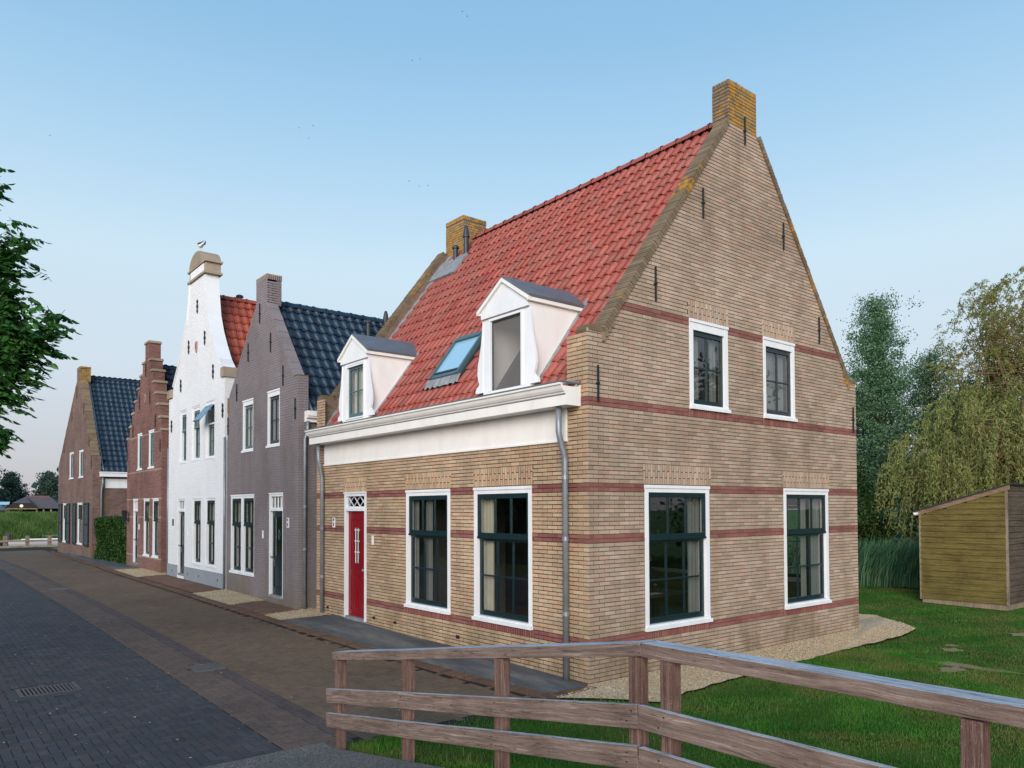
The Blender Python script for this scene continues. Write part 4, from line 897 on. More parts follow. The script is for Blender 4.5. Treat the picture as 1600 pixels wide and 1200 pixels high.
b = MB(); b.box(-.16, .02, .2, .4, 4.37, 4.4); b.ext([(0, .26, 4.38), (.16, .3, 4.62), (.2, .3, 4.5)], (.0, .1, .02)); b.build('corner_flashing', M['lead'], house)
def dormer(y0, y1, openw):
    yc = (y0+y1)/2; xf = -.02; ze, za = 5.86, 6.3; xr = lambda z: (z-4.33)/TS
    frD = frame((xf, y0, 0), (0, 1, 0), (-1, 0, 0)); w = y1-y0; u0, u1, z0, z1 = .2, w-.2, 4.5, 5.68
    b = MB(); b.fbox(frD, 0, u0, 4.36, ze, -.08, 0); b.fbox(frD, u1, w, 4.36, ze, -.08, 0); b.fbox(frD, u0, u1, 4.36, z0, -.08, .012); b.fbox(frD, u0, u1, z1, ze, -.08, 0)
    b.fbox(frD, u0-.03, u0+.015, z0, z1+.03, -.05, .02); b.fbox(frD, u1-.015, u1+.03, z0, z1+.03, -.05, .02); b.fbox(frD, u0+.015, u1-.015, z1-.01, z1+.03, -.05, .02)
    d = b.build('dormer', M['white'], house)
    for s, yy in ((0, y0), (1, y1-.03)):                     # cheeks
        b = MB(); b.ext([(xf+.081, yy, 4.36), (xf+.081, yy, ze+.03), (xr(ze)+.03, yy, ze+.03), (.09, yy, 4.4)], (0, .03, 0)); b.build('cheek', M['cream'], d)
        b = MB(); ys_ = (yy-.085, yy-.002) if s == 0 else (yy+.032, yy+.115); g = .075
        b.ext([(.02, ys_[0], 4.36+g), (xr(ze)+.08, ys_[0], 4.36+TS*(xr(ze)+.06)+g), (xr(ze)+.08, ys_[0], 4.33+TS*(xr(ze)+.06)+g-.02), (.02, ys_[0], 4.33+g-.02)], (0, ys_[1]-ys_[0], 0)); b.build('cheek_flashing', M['lead'], d)
    b = MB(); o = .07; b.fpoly(frD, [(.0, 5.73), (w, 5.73), (w, 5.9), (w/2, za-.05), (.0, 5.9)], .001, .05); b.build('pediment', M['white'], d)
    for s in (0, 1):                                         # roof halves with their white edge boards
        ya, sg = (y0-o, 1) if s == 0 else (y1+o, -1)
        n1 = [(ya, 5.86), (yc, za), (yc, za+.035), (ya-.012*sg, 5.9)]
        b = MB(); V = [(-.1, y, z) for y, z in n1]; xe = xr(5.9)+.12; xa = xr(za)+.08; V += [(xe, n1[0][0], n1[0][1]), (xa, n1[1][0], n1[1][1]), (xa, n1[2][0], n1[2][1]), (xe, n1[3][0], n1[3][1])]
        b.add(V, [(0, 1, 2, 3), (7, 6, 5, 4), (0, 4, 5, 1), (1, 5, 6, 2), (2, 6, 7, 3), (3, 7, 4, 0)]); b.build('dormer_roof', M['zinc_dark'], d)
        b = MB(); b.add([(-.115, ya+.01*sg, 5.80), (-.115, yc, za-.062), (-.115, yc, za-.002), (-.115, ya, 5.862), (-.065, ya+.01*sg, 5.80), (-.065, yc, za-.062), (-.065, yc, za-.002), (-.065, ya, 5.862)], [(0, 1, 2, 3), (4, 7, 6, 5), (0, 4, 5, 1), (3, 2, 6, 7), (0, 3, 7, 4)])
        b.ext([(-.1, ya+.01*sg, 5.80), (-.1, ya+.01*sg, 5.86), (xr(5.83), ya+.01*sg, 5.86), (xr(5.83), ya+.01*sg, 5.80)], (0, .055*sg, 0)); b.build('barge_board', M['cream'], d)
        pr = [(0, 5.72), (.02, 5.5), (.05, 5.3), (.1, 5.1), (.14, 4.95), (.15, 4.82), (.13, 4.72), (.1, 4.66), (.12, 4.62), (.17, 4.6), (.2, 4.55), (.2, 4.5), (.0, 4.5)]
        q = [(-u if s == 0 else w+u, z) for u, z in pr]; b = MB(); b.fpoly(frD, q, -.03, .014); b.build('side_scroll', M['white'], d)
    if not openw:
        window(d, frD, u0, u1, z0, z1, cols=2, up=0, sash='sash_mid', fw=.02, head=.02, sill_h=.03, d=-.01, curtain=[(u0+.1, u1-.1)], cur='curtain')
    else:
        b = MB(); b.fbox(frD, u0+.016, u0+.04, z0, z1-.01, -.05, -.02); b.fbox(frD, u1-.03, u1-.016, z0, z1-.01, -.05, -.02); b.fbox(frD, u0+.04, u1-.03, z1-.04, z1-.01, -.05, -.02); b.build('screen_frame', M['dark_plastic'], d)
        n = NT('screen_mesh'); tr = n.n('BsdfTransparent'); mx = n.n('MixShader'); mx.inputs[0].default_value = .42; n.done(lin((150, 146, 142)), .9, .1); n.l(tr.outputs[0], mx.inputs[1]); n.l(n.p.outputs[0], mx.inputs[2]); n.l(mx.outputs[0], n.out.inputs[0])
        b = MB(); b.add([frD(u0+.03, z0, -.035), frD(u1-.03, z0, -.035), frD(u1-.03, z1-.03, -.035), frD(u0+.03, z1-.03, -.035)], [(0, 1, 2, 3)]); b.build('insect_screen', n.mat, d)
        frI = frame(frD(u0+.06, 0, -.09), (math.sin(1.25)*1, math.cos(1.25), 0), (-math.cos(1.25), math.sin(1.25), 0))
        b = MB()
        for (p, q, r_, s_) in ((0, .06, 0, 1), (.7, .76, 0, 1), (.06, .7, 0, .09), (.06, .7, .93, 1), (.36, .4, .09, .93), (.06, .36, .5, .53), (.4, .7, .5, .53)): b.fbox(frI, p, q, z0+.02+r_*(z1-z0-.06), z0+.02+s_*(z1-z0-.06), -.04, 0)
        b.build('open_sash', M['sash_mid'], d)
    return d
dormer(*D1, True); dormer(*D2, False)
# roof window with its apron
RO = Vector((0, 0, 4.35)); RU = Vector((0, 1, 0)); RS = Vector(Sv); RN = Vector((-TS/nrm, 0, 1/nrm))
def fr_roof(u, s, d=0): return RO+RU*u+RS*s+RN*d
b = MB(); s0, s1, y0, y1 = .5*nrm, 1.16*nrm, 3.83, 4.81
b.fbox(fr_roof, y0, y0+.07, s0, s1, -.02, .13); b.fbox(fr_roof, y1-.07, y1, s0, s1, -.02, .13); b.fbox(fr_roof, y0+.07, y1-.07, s0, s0+.08, -.02, .115); b.fbox(fr_roof, y0+.07, y1-.07, s1-.1, s1, -.02, .14); rw = b.build('roof_window', M['sash_mid'], house)
b = MB(); b.fbox(fr_roof, y0+.1, y1-.1, s0+.1, s0+.14, .1, .125); b.fbox(fr_roof, y0-.05, y0-.003, s0-.05, s1+.05, -.01, .06); b.fbox(fr_roof, y1+.003, y1+.05, s0-.05, s1+.05, -.01, .06); b.build('window_flashing', M['dark_plastic'], rw)
n = NT('roof_glass'); M['roof_glass'] = n.done(lin((150, 190, 210)), .04, .9, 0, .5)
b = MB(); b.add([fr_roof(y0+.07, s0+.08, .095), fr_roof(y1-.07, s0+.08, .095), fr_roof(y1-.07, s1-.1, .095), fr_roof(y0+.07, s1-.1, .095)], [(0, 1, 2, 3)]); b.build('pane', M['roof_glass'], rw)
b = MB(); V = []; n_ = 24
for i in range(n_+1):
    y = y0-.08+(y1-y0+.16)*i/n_; V += [fr_roof(y, s0+.0, .085), fr_roof(y, s0-.2+.02*math.sin(i*1.9), .05+.014*math.sin(i*1.57))]
b.add(V, [(2*i, 2*i+1, 2*i+3, 2*i+2) for i in range(n_)]); b.build('lead_apron', M['lead'], rw)
# flues beside the far chimney
def flue(parent, x, y, z0, z1, r, capk, mat='dark_plastic'):
    b = MB(); b.tube([(x, y, z0), (x, y, z1)], r, 12)
    if capk: b.tube([(x, y, z1-.02), (x, y, z1+.02), (x, y, z1+.05), (x, y, z1+.07)], [r*1.5, r*1.55, r*1.2, r*.5], 12)
    else: b.tube([(x, y, z1), (x, y, z1+.02), (x, y, z1+.22), (x, y, z1+.3)], [r*1.4, r*1.4, r*.9, r*.5], 12)
    f = b.build('flue', M[mat], parent, smooth=False)
    b = MB(); b.tube([(x, y, z0-.12), (x, y, z0+.06)], [r*2.2, r*1.1], 12); b.build('flue_collar', M['lead'], f); return f
flue(house, 3.36, 8.1, 8.75, 9.22, .06, True); flue(house, 3.42, 7.72, 8.85, 9.4, .065, False)
b = MB(); b.fbox(fr_roof, 7.6, 8.75, 3.0*nrm, 3.42*nrm, -.03, .07); b.build('lead_saddle', M['lead'], house)
# room behind the big gable window: table, chairs and the person sitting there
tb = thing('dining_table', 'dark dining table with papers seen through the left ground floor gable window', 'table', (3.6, 2.2, .16))
b = MB(); b.box(2.9, 4.5, 1.6, 2.6, .86, .9); b.build('table_top', M['room_floor'], tb, bevel=.008)
for x in (2.98, 4.36):
    for y in (1.68, 2.46): b = MB(); b.box(x, x+.06, y, y+.06, .16, .859); b.build('leg', M['room_floor'], tb)
pp = tag((lambda b: b.build('paper', M['white']))(MB().box(3.1, 3.4, 1.7, 1.95, .902, .906).box(3.5, 3.75, 1.75, 1.95, .902, .908)), 'white papers spread on the table behind the gable window', 'paper')
def chair(x, y, rot, label):
    c = thing('dining_chair', label, 'chair', (x, y, .16), 'chairs in the dining room'); c0, s0_ = math.cos(rot), math.sin(rot)
    def T(b): b.v = [(x+(vx*c0-vy*s0_), y+(vx*s0_+vy*c0), vz) for vx, vy, vz in b.v]; return b
    T(MB().box(-.22, .22, -.22, .22, .6, .64)).build('seat', M['room_floor'], c)
    b = MB()
    for u in (-.2, -.07, .07, .2): b.box(u-.015, u+.015, .19, .22, .641, 1.1)
    b.box(-.22, .22, .185, .225, 1.1, 1.16); T(b).build('backrest', M['room_floor'], c)
    for u in (-.19, .19):
        for v in (-.19, .19): T(MB().box(u-.018, u+.018, v-.018, v+.018, .16, .599)).build('leg', M['room_floor'], c)
chair(5.0, 1.9, -1.57, 'dark slatted chair right of the table behind the gable window'); chair(5.15, 3.35, 2.6, 'dark chair with the seated person behind the gable window')
def figure(name, nodes, edges, mats, parent=None, sub=2):
    me = bpy.data.meshes.new(name); me.from_pydata([n_[0] for n_ in nodes], edges, []); o = bpy.data.objects.new(name, me); me.materials.append(mats)
    COL.objects.link(o); WP[o.name] = Vector((0, 0, 0))
    m = o.modifiers.new('skin', 'SKIN'); m.use_smooth_shade = True
    for i, n_ in enumerate(nodes): me.skin_vertices[0].data[i].radius = (n_[1], n_[1] if len(n_) < 3 else n_[2])
    me.skin_vertices[0].data[0].use_root = True
    s = o.modifiers.new('sub', 'SUBSURF'); s.levels = s.render_levels = sub
    if parent: o.parent = parent; o.location = -WP[parent.name]
    return o
M['skin'] = simple('skin', lin((176, 132, 108)), .6); M['shirt'] = simple('dark_shirt', lin((44, 54, 58)), .9); M['hair'] = simple('brown_hair', lin((70, 50, 38)), .8)
P0 = Vector((5.1, 3.25, .64)); fw_ = Vector((-.75, -.6, 0)).normalized(); rt = Vector((-fw_.y, fw_.x, 0)) * -1
def pt(f, r_, z): return tuple(P0+fw_*f+rt*r_+Vector((0, 0, z)))
nodes = [(pt(0, 0, .08), .15, .12), (pt(.03, 0, .3), .15, .11), (pt(.06, 0, .48), .17, .1), (pt(.08, 0, .58), .06), (pt(.1, 0, .66), .055), (pt(.13, 0, .74), .085, .09), (pt(.13, 0, .84), .08, .085),
 (pt(.06, .19, .5), .06), (pt(.16, .24, .3), .045), (pt(.36, .14, .27), .035), (pt(.06, -.19, .5), .06), (pt(.16, -.24, .3), .045), (pt(.36, -.14, .27), .035),
 (pt(.05, .1, .04), .09), (pt(.42, .12, .02), .07), (pt(.44, .12, -.42), .045), (pt(.55, .12, -.45), .035), (pt(.05, -.1, .04), .09), (pt(.42, -.12, .02), .07), (pt(.44, -.12, -.42), .045), (pt(.55, -.12, -.45), .035)]
edges = [(0, 1), (1, 2), (2, 3), (3, 4), (4, 5), (5, 6), (2, 7), (7, 8), (8, 9), (2, 10), (10, 11), (11, 12), (0, 13), (13, 14), (14, 15), (15, 16), (0, 17), (17, 18), (18, 19), (19, 20)]
per = thing('person', 'person in dark top with brown hair sitting at the table inside the gable window', 'person', tuple(P0-Vector((0, 0, .48))))
figure('body', nodes, edges, M['shirt'], per)
def ball(name, c, r, mat, parent, seg=16, rings=10):
    V = []; F = []
    for i in range(rings+1):
        th = math.pi*i/rings
        for k in range(seg): a = 2*math.pi*k/seg; V.append((c[0]+r[0]*math.sin(th)*math.cos(a), c[1]+r[1]*math.sin(th)*math.sin(a), c[2]+r[2]*math.cos(th)))
    F = [(i*seg+k, (i+1)*seg+k, (i+1)*seg+(k+1) % seg, i*seg+(k+1) % seg) for i in range(rings) for k in range(seg)]
    return part(name, V, F, mat, parent, smooth=True)
hd = pt(.145, 0, .81); ball('head', hd, (.078, .078, .105), M['skin'], per)
hr = pt(.12, 0, .84); ball('hair', hr, (.09, .09, .1), M['hair'], per)
ns = pt(.225, 0, .8); ball('nose', ns, (.013, .013, .018), M['skin'], per, 8, 6)
for s in (1, -1): e = pt(.212, .03*s, .825); ball('eye', e, (.009, .009, .009), M['hair'], per, 8, 6); e = pt(.37, .14*s, .265); ball('hand', e, (.045, .045, .03), M['skin'], per, 10, 8)
ac = thing('armchair', 'pale upholstered armchair seen low through the front window nearest the corner', 'armchair', (1.6, 2.0, .16))
b = MB(); b.box(1.2, 1.9, 1.3, 2.0, .3, .55); b.build('seat', M['curtain_grey'], ac, bevel=.05); b = MB(); b.box(1.85, 2.05, 1.3, 2.0, .3, 1.15); b.build('backrest', M['curtain_grey'], ac, bevel=.07)
for y in (1.2, 2.0): b = MB(); b.box(1.2, 2.0, y, y+.1, .3, .75); b.build('arm', M['curtain_grey'], ac, bevel=.03)
for x in (1.25, 1.9):
    for y in (1.25, 1.98): b = MB(); b.tube([(x, y, .16), (x, y, .3)], .02, 8); b.build('leg', M['room_floor'], ac)

# ================================================================== the row of gabled houses
frR = frame((XR, 0, 0), (0, 1, 0), (-1, 0, 0))
def lerp_outline(pts):                                       # pts: (z, left, right) breakpoints
    zs_ = [p[0] for p in pts]
    def f(z): return (float(np.interp(z, zs_, [p[1] for p in pts])), float(np.interp(z, zs_, [p[2] for p in pts])))
    return f
def row_house(name, label, y0, y1, outline, zs, holes, matb, matm, side_mat, jd=-.007, th=.24, depth=8.5, eave=4.3, ridge_y=None, ridge_z=8.0, tile=None, cw=.24, rh=.33, nobj=0, solds=(), bandfn=None, side_eave=None, side_holes=()):
    h = thing(name, label, 'house', (XR+depth/2, (y0+y1)/2, float(hz(y0))))
    front = core('front_wall', frR, zs, outline, holes, th, matm, h, d1=jd)
    emit_bricks(frR, bricks(frR, zs[0]+.02, zs[-1]-.02, outline, holes+list(solds), phase=y0, L=.22), matb, h) if not bandfn else None
    if bandfn:
        L = bricks(frR, zs[0]+.02, zs[-1]-.02, outline, holes+list(solds), phase=y0); z_ = [x for x in L if bandfn(x)]; emit_bricks(frR, [x for x in L if not bandfn(x)], matb, h); emit_bricks(frR, z_, M['sandstone'], h, name='stone_band')
    for s in solds: emit_bricks(frR, soldiers(*s), matb, h, 0, .001, 'lintel_brick', proud=.003)
    fs = frame((XR, y0, 0), (1, 0, 0), (0, -1, 0)); se = side_eave or eave
    b = MB(); b.fbox(fs, th, depth, -.3, se, -.25, -.009); b.build('side_wall', matm, h)
    so = lambda z: (0, th if z > se else depth*.45)
    emit_bricks(fs, bricks(fs, float(hz(y0))-.05, outline_top(outline, y0, zs), so, list(side_holes), phase=.0), side_mat, h)
    b = MB(); b.box(XR+th, XR+depth, y1-.25, y1-.01, -.3, eave); b.box(XR+depth-.25, XR+depth, y0+.25, y1-.25, -.3, eave); b.build('rear_wall', matm, h)
    b = MB(); b.add([(XR+th, y0+.25, .2), (XR+depth-.25, y0+.25, .2), (XR+depth-.25, y1-.25, .2), (XR+th, y1-.25, .2)], [(0, 1, 2, 3)]); b.add([(XR+th, y0+.25, 3.3), (XR+depth-.25, y0+.25, 3.3), (XR+depth-.25, y1-.25, 3.3), (XR+th, y1-.25, 3.3)], [(0, 1, 2, 3)]); b.build('floor', M['room'], h)
    ry_ = ridge_y; dy, dz = ry_-(y0+.0), ridge_z-eave; l = math.hypot(dy, dz)
    b = MB(); x0, x1 = XR+th, XR+depth
    b.add([(x0, y0, eave-.05), (x0, ry_, ridge_z-.06), (x0, y1, eave-.05), (x1, y0, eave-.05), (x1, ry_, ridge_z-.06), (x1, y1, eave-.05)], [(0, 1, 4, 3), (1, 2, 5, 4), (3, 4, 5)]); b.build('roof', M['roof_board'], h)
    tile_roof(h, (x0, y0, eave), (1, 0, 0), (0, dy/l, dz/l), depth-th, l, cw, rh, tile, None, nobj, amp=.03)
    l2 = math.hypot(y1-ry_, dz); tile_roof(h, (x0, y1, eave), (1, 0, 0), (0, -(y1-ry_)/l2, dz/l2), depth-th, l2, cw, rh, tile, None, 0, amp=.03)
    ridge(h, (x0+.02, ry_, ridge_z-.03), (x1, ry_, ridge_z-.03), tile, r=.12)
    b = MB(); b.ext([(x0, y0+.02, eave+.1), (x0, ry_, ridge_z+.1), (x0, ry_, ridge_z+.04), (x0, y0+.02, eave+.03)], (.14, 0, 0)); b.build('roof_flashing', M['lead'], h)
    return h, fs
def outline_top(o, y0, zs):
    z = zs[0]
    while z < zs[-1] and o(z+.02)[0] < y0+.03: z += .02
    return z
# --- grey painted house
gy0, gy1 = ry(9.2), ry(14.05); gz = lambda *a: [rz(x) for x in a]
so_, sl_ = rz(5.7), rz(7.8)
g_o = lambda z: (gy0, gy1) if z < so_ else ((float(np.interp(z, [so_, sl_], [gy0+.27, ry(11.17)])), float(np.interp(z, [so_, sl_], [gy1-.18, ry(11.9)]))) if z < sl_ else (ry(11.17), ry(11.9)))
gholes = [(ry(11.97), ry(13.8), rz(.78), rz(2.95)), (ry(10.07), ry(11.0), rz(.37), rz(2.95)), (ry(12.07), ry(12.9), rz(4.08), rz(5.5)), (ry(10.3), ry(11.14), rz(4.1), rz(5.54))]
grey, frGs = row_house('grey_house', 'mauve grey painted brick gable house with dark blue roof and paired front windows', gy0, gy1, g_o, [-.2, so_, sl_, rz(8.5)], gholes, M['brick_grey'], M['mortar_grey'], M['brick_grey'], jd=-.005, ridge_y=ry(11.55), ridge_z=rz(7.95), eave=rz(4.75), tile=M['tile_blue'], nobj=300, cw=.25, rh=.34, th=.26)
um = (gholes[0][0]+gholes[0][1])/2
window(grey, frR, gholes[0][0], um+.02, gholes[0][2], gholes[0][3], cols=2, up=.37, join=True, curtain=[(um-.35, um-.12)], d=-.03); window(grey, frR, um+.024, gholes[0][1], gholes[0][2], gholes[0][3], cols=2, up=.37, join=True, curtain=[(gholes[0][1]-.38, gholes[0][1]-.14)], d=-.03)
door(grey, frR, *gholes[1], 'green', rz(2.5), rz(2.58), d=-.03)
window(grey, frR, *gholes[2], cols=2, up=0, join=True, sash='sash_mid', head=.16, d=-.03, curtain=[(gholes[2][0]+.1, gholes[2][1]-.1)]); window(grey, frR, *gholes[3], cols=2, up=0, join=True, sash='dark_plastic', head=.16, d=-.03, curtain=[(gholes[3][0]+.1, gholes[3][1]-.1)], cur='curtain_grey')
for y, a, b2 in ((11.59, 7.38, 7.89), (10.85, 6.51, 7.0), (12.4, 6.5, 6.99), (10.05, 5.55, 6.05), (13.26, 5.53, 6.01), (13.95, 4.65, 5.14), (9.32, 4.67, 5.17)): bar(grey, frR, ry(y), rz(a), rz(b2))
coping(grey, frR, [(gy0+.25, so_), (ry(11.15), sl_)], .26, M['brick_grey'], .05, .004, pitch=.22); coping(grey, frR, [(ry(11.92), sl_), (gy1-.18, so_)], .26, M['brick_grey'], .05, .004, pitch=.22)
chimney(grey, XR+.005, XR+.4, ry(11.17), ry(11.9), sl_, rz(8.56), M['brick_grey'], M['mortar_grey'], capm=None)
b = MB(); b.box(XR, XR+.41, ry(11.17)-.004, ry(11.9)+.004, rz(8.56), rz(8.56)+.03); b.build('chimney_cap', M['brick_lichen'], grey)
b = MB(); b.box(XR-.004, XR+.264, gy0-.004, gy0+.262, so_, so_+.02); b.build('shoulder_cap', M['brick_coping'], grey)
b = MB(); b.box(XR-.006, XR+.264, gy1-.2, gy1+.01, so_-.42, so_); b.build('shoulder_stone', M['brick_coping'], grey)
b = MB(); prof = [(0, 0), (-.1, 0), (-.1, .06), (-.17, .1), (-.17, .13), (-.2, .14), (-.2, .26), (0, .26)]
b.ext([(XR+.16, gy0+y, rz(4.6)+z) for y, z in prof], (5.5, 0, 0)); b.build('gutter', M['cream'], grey)
pipe(grey, 'downpipe', [(XR+.2, gy0-.1, rz(4.62)), (XR+.2, gy0-.1, rz(4.4)), (XR+.15, gy0-.06, rz(4.2)), (XR+.15, gy0-.06, .15)], .04, collars=(2.6, 1.6)); pipe(grey, 'downpipe', [(XR-.05, gy1+.07, rz(4.6)), (XR-.05, gy1+.07, .25)], .035)
plate(grey, frR, ry(9.75), rz(2.1), .24, .12); b = MB(); b.fbox(frR, ry(11.3), ry(11.38), rz(1.8), rz(2.0), 0, .012); b.fbox(frR, ry(11.32), ry(11.36), rz(1.84), rz(1.9), .012, .02); b.build('doorbell', M['cream'], grey)
flue(grey, 2.85+XR, ry(11.0), rz(7.2), rz(7.72), .06, True); flue(grey, 3.55+XR, ry(11.25), rz(7.5), rz(7.9), .065, False)
# --- white house with the bell gable
wy0, wy1 = ry(14.3), ry(19.98)
wo = lerp_outline([(-1, wy0, wy1), (rz(6.4), wy0, wy1), (rz(6.42), ry(14.53), ry(19.6)), (rz(6.7), ry(14.55), ry(19.46)), (rz(6.98), ry(14.93), ry(19.2)), (rz(7.53), ry(15.35), ry(18.7)), (rz(7.97), ry(15.65), ry(18.38)), (rz(8.5), ry(15.91), ry(18.02)), (rz(9.12), ry(16.05), ry(17.8)), (rz(9.82), ry(16.18), ry(17.62))])
whole = [(ry(18.05), ry(18.88), rz(.4), rz(2.92)), (ry(16.36), ry(17.25), rz(.82), rz(2.92)), (ry(15.04), ry(15.98), rz(.82), rz(2.92)), (ry(17.96), ry(18.66), rz(4.05), rz(5.79)), (ry(16.56), ry(17.38), rz(4.07), rz(5.79)), (ry(15.19), ry(16.0), rz(4.06), rz(5.79))]
wzs = sorted(set([-.2, rz(6.4), rz(9.82)]+[rz(6.4)+(rz(9.82)-rz(6.4))*i/16 for i in range(17)]))
white, frWs = row_house('white_house', 'tall white painted brick house with curved bell gable and sandstone top', wy0, wy1, wo, wzs, whole, M['brick_white'], M['mortar_white'], M['brick_white'], jd=-.0035, ridge_y=ry(17.0), ridge_z=rz(9.36), eave=rz(4.7), tile=M['tile_orange'], cw=.25, rh=.34, th=.42)
door(white, frR, *whole[0], 'green', rz(2.47), rz(2.57), d=-.02, bars=2)
for h_ in whole[1:3]: window(white, frR, *h_, cols=2, up=.36, join=True, d=-.02, curtain=[(h_[1]-.45, h_[1]-.12)], fw=.11)
for h_ in whole[3:5]: window(white, frR, *h_, cols=2, up=.36, join=True, sash='sash_mid', d=-.04, curtain=[(h_[0]+.12, h_[1]-.12)], fw=.11, head=.14)
h_ = whole[5]; wz = h_[3]-(h_[3]-h_[2])*.38
window(white, frR, h_[0], h_[1], h_[2], wz, cols=2, up=0, join=True, sash='sash_mid', d=-.04, curtain=[(h_[0]+.12, h_[1]-.12)], fw=.11, head=.03)
b = MB(); b.fbox(frR, h_[0], h_[0]+.08, wz+.004, h_[3], -.14, -.03); b.fbox(frR, h_[1]-.08, h_[1], wz+.004, h_[3], -.14, -.03); b.fbox(frR, h_[0]+.08, h_[1]-.08, h_[3]-.12, h_[3], -.14, -.02); b.build('window_head', M['white'], white)
tl = math.radians(38); Tp = Vector((XR-.02, 0, h_[3]-.13)); dirv = Vector((-math.sin(tl), 0, -math.cos(tl))); nv = Vector((-math.cos(tl), 0, math.sin(tl)))
def frT(u, s, d=0): return Vector((0, u, 0))+Tp+dirv*s+nv*d
b = MB(); a_, b_, ln = h_[0]+.1, h_[1]-.1, .62
for (p, q, r_, s_) in ((a_, a_+.05, 0, ln), (b_-.05, b_, 0, ln), (a_+.05, b_-.05, 0, .06), (a_+.05, b_-.05, ln-.08, ln), ((a_+b_)/2-.015, (a_+b_)/2+.015, .06, ln-.08)): b.fbox(frT, p, q, r_, s_, -.02, .02)
ts = b.build('open_sash', M['bluepaint'], white)
b = MB(); b.add([frT(a_+.05, .06), frT(b_-.05, .06), frT(b_-.05, ln-.08), frT(a_+.05, ln-.08)], [(0, 1, 2, 3)]); b.build('pane', M['roof_glass'], ts)
for y, a, b2 in ((16.83, 8.69, 9.13), (16.08, 7.57, 8.01), (17.7, 7.55, 7.99), (15.28, 6.42, 6.86), (18.54, 6.41, 6.84), (14.41, 5.18, 5.6), (19.58, 5.16, 5.58)): bar(white, frR, ry(y), rz(a), rz(b2), True)
b = MB(); u = ry(16.93); b.fpoly(frR, [(u-.1, rz(7.82)), (u-.1, rz(7.62)), (u-.06, rz(7.52)), (u, rz(7.46)), (u+.06, rz(7.52)), (u+.1, rz(7.62)), (u+.1, rz(7.82))], .0, .03); sh = b.build('shield', M['sandstone'], white)
b = MB(); b.fpoly(frR, [(u-.05, rz(7.77)), (u-.05, rz(7.65)), (u, rz(7.56)), (u+.05, rz(7.65)), (u+.05, rz(7.77))], .03, .036); b.build('shield_field', M['red_paint'], sh)
for a, b2 in ((wy0, whole[0][0]), (whole[0][1], wy1)):
    b = MB(); b.fbox(frR, a, b2, .1, rz(.7), -.05, .022); b.build('plinth', M['plinth'], white)
b = MB()
for y in (14.75, 16.5, 17.6, 19.4): b.fbox(frR, ry(y), ry(y)+.05, .42, .5, .0, .026)
b.build('air_brick', M['black_iron'], white)
b = MB(); b.fbox(frR, ry(19.3), ry(19.38), rz(2.0), rz(2.22), 0, .03); b.build('number_plate', M['dark_plastic'], white); b = MB(); b.fbox(frR, ry(17.7), ry(17.78), rz(1.68), rz(1.85), 0, .02); b.build('doorbell', M['white'], white)
b = MB()                                                     # white edge boards following the curve, shoulder stones
pr = [(rz(z), ry(a)) for z, a in ((6.7, 19.46), (7.1, 19.1), (7.56, 18.67), (8.13, 18.26), (8.7, 17.92), (9.29, 17.73), (9.8, 17.63))]
for (z0, y0_), (z1, y1_) in zip(pr[:-1], pr[1:]): b.fpoly(frR, [(y0_-.0, z0), (y0_+.06, z0), (y1_+.06, z1), (y1_, z1)], -.42, .03)
b.build('gable_edge', M['cream'], white)
b = MB(); b.box(XR-.06, XR+.9, wy0-.06, wy0+.22, rz(6.36), rz(6.64)); b.box(XR-.06, XR+.42, wy1-.5, wy1+.05, rz(6.34), rz(6.62)); b.build('shoulder_stone', M['sandstone'], white)
pr = [(rz(z), ry(a)) for z, a in ((6.66, 14.56), (6.98, 14.93), (7.53, 15.35), (7.97, 15.65), (8.5, 15.91), (9.12, 16.05), (9.82, 16.18))]
b = MB()
for (z0, y0_), (z1, y1_) in zip(pr[:-1], pr[1:]): b.add([(XR-.0, y0_-.012, z0), (XR+.42, y0_-.012, z0), (XR+.42, y1_-.012, z1), (XR-.0, y1_-.012, z1)], [(0, 1, 2, 3)])
b.build('curved_flank', M['brick_white'], white)
a, c = ry(16.1), ry(17.7); m_ = (a+c)/2; zt_ = rz(9.8)
b = MB(); b.box(XR-.06, XR+.5, a-.08, c+.08, zt_, zt_+.07); b.box(XR-.0, XR+.46, a-.02, c+.02, zt_+.07, zt_+.36); b.box(XR-.05, XR+.5, a-.1, c+.1, zt_+.36, zt_+.42); b.box(XR-.0, XR+.46, a-.02, a+.12, zt_+.42, zt_+.46); cap = b.build('gable_top', M['sandstone'], white)
b = MB(); arc = [(m_+.72*math.cos(math.radians(t)), zt_+.42+.44*math.sin(math.radians(t))) for t in range(0, 181, 15)]; b.fpoly(frR, arc, -.5, .05); b.fpoly(frR, [(m_+(y-m_)*.72, zt_+.42+(z-zt_-.42)*.72) for y, z in arc], .05, .056); b.build('arched_cap', M['sandstone'], cap)
b = MB(); b.fbox(frR, a+.14, c-.14, zt_+.1, zt_+.34, .004, .02); b.build('name_stone', M['white'], cap)
flue(white, 1.45+XR, ry(17.2), rz(9.3), rz(9.55), .08, True)
pipe(white, 'downpipe', [(XR+.02, wy1+.1, rz(4.6)), (XR+.02, wy1+.1, .3)], .035)
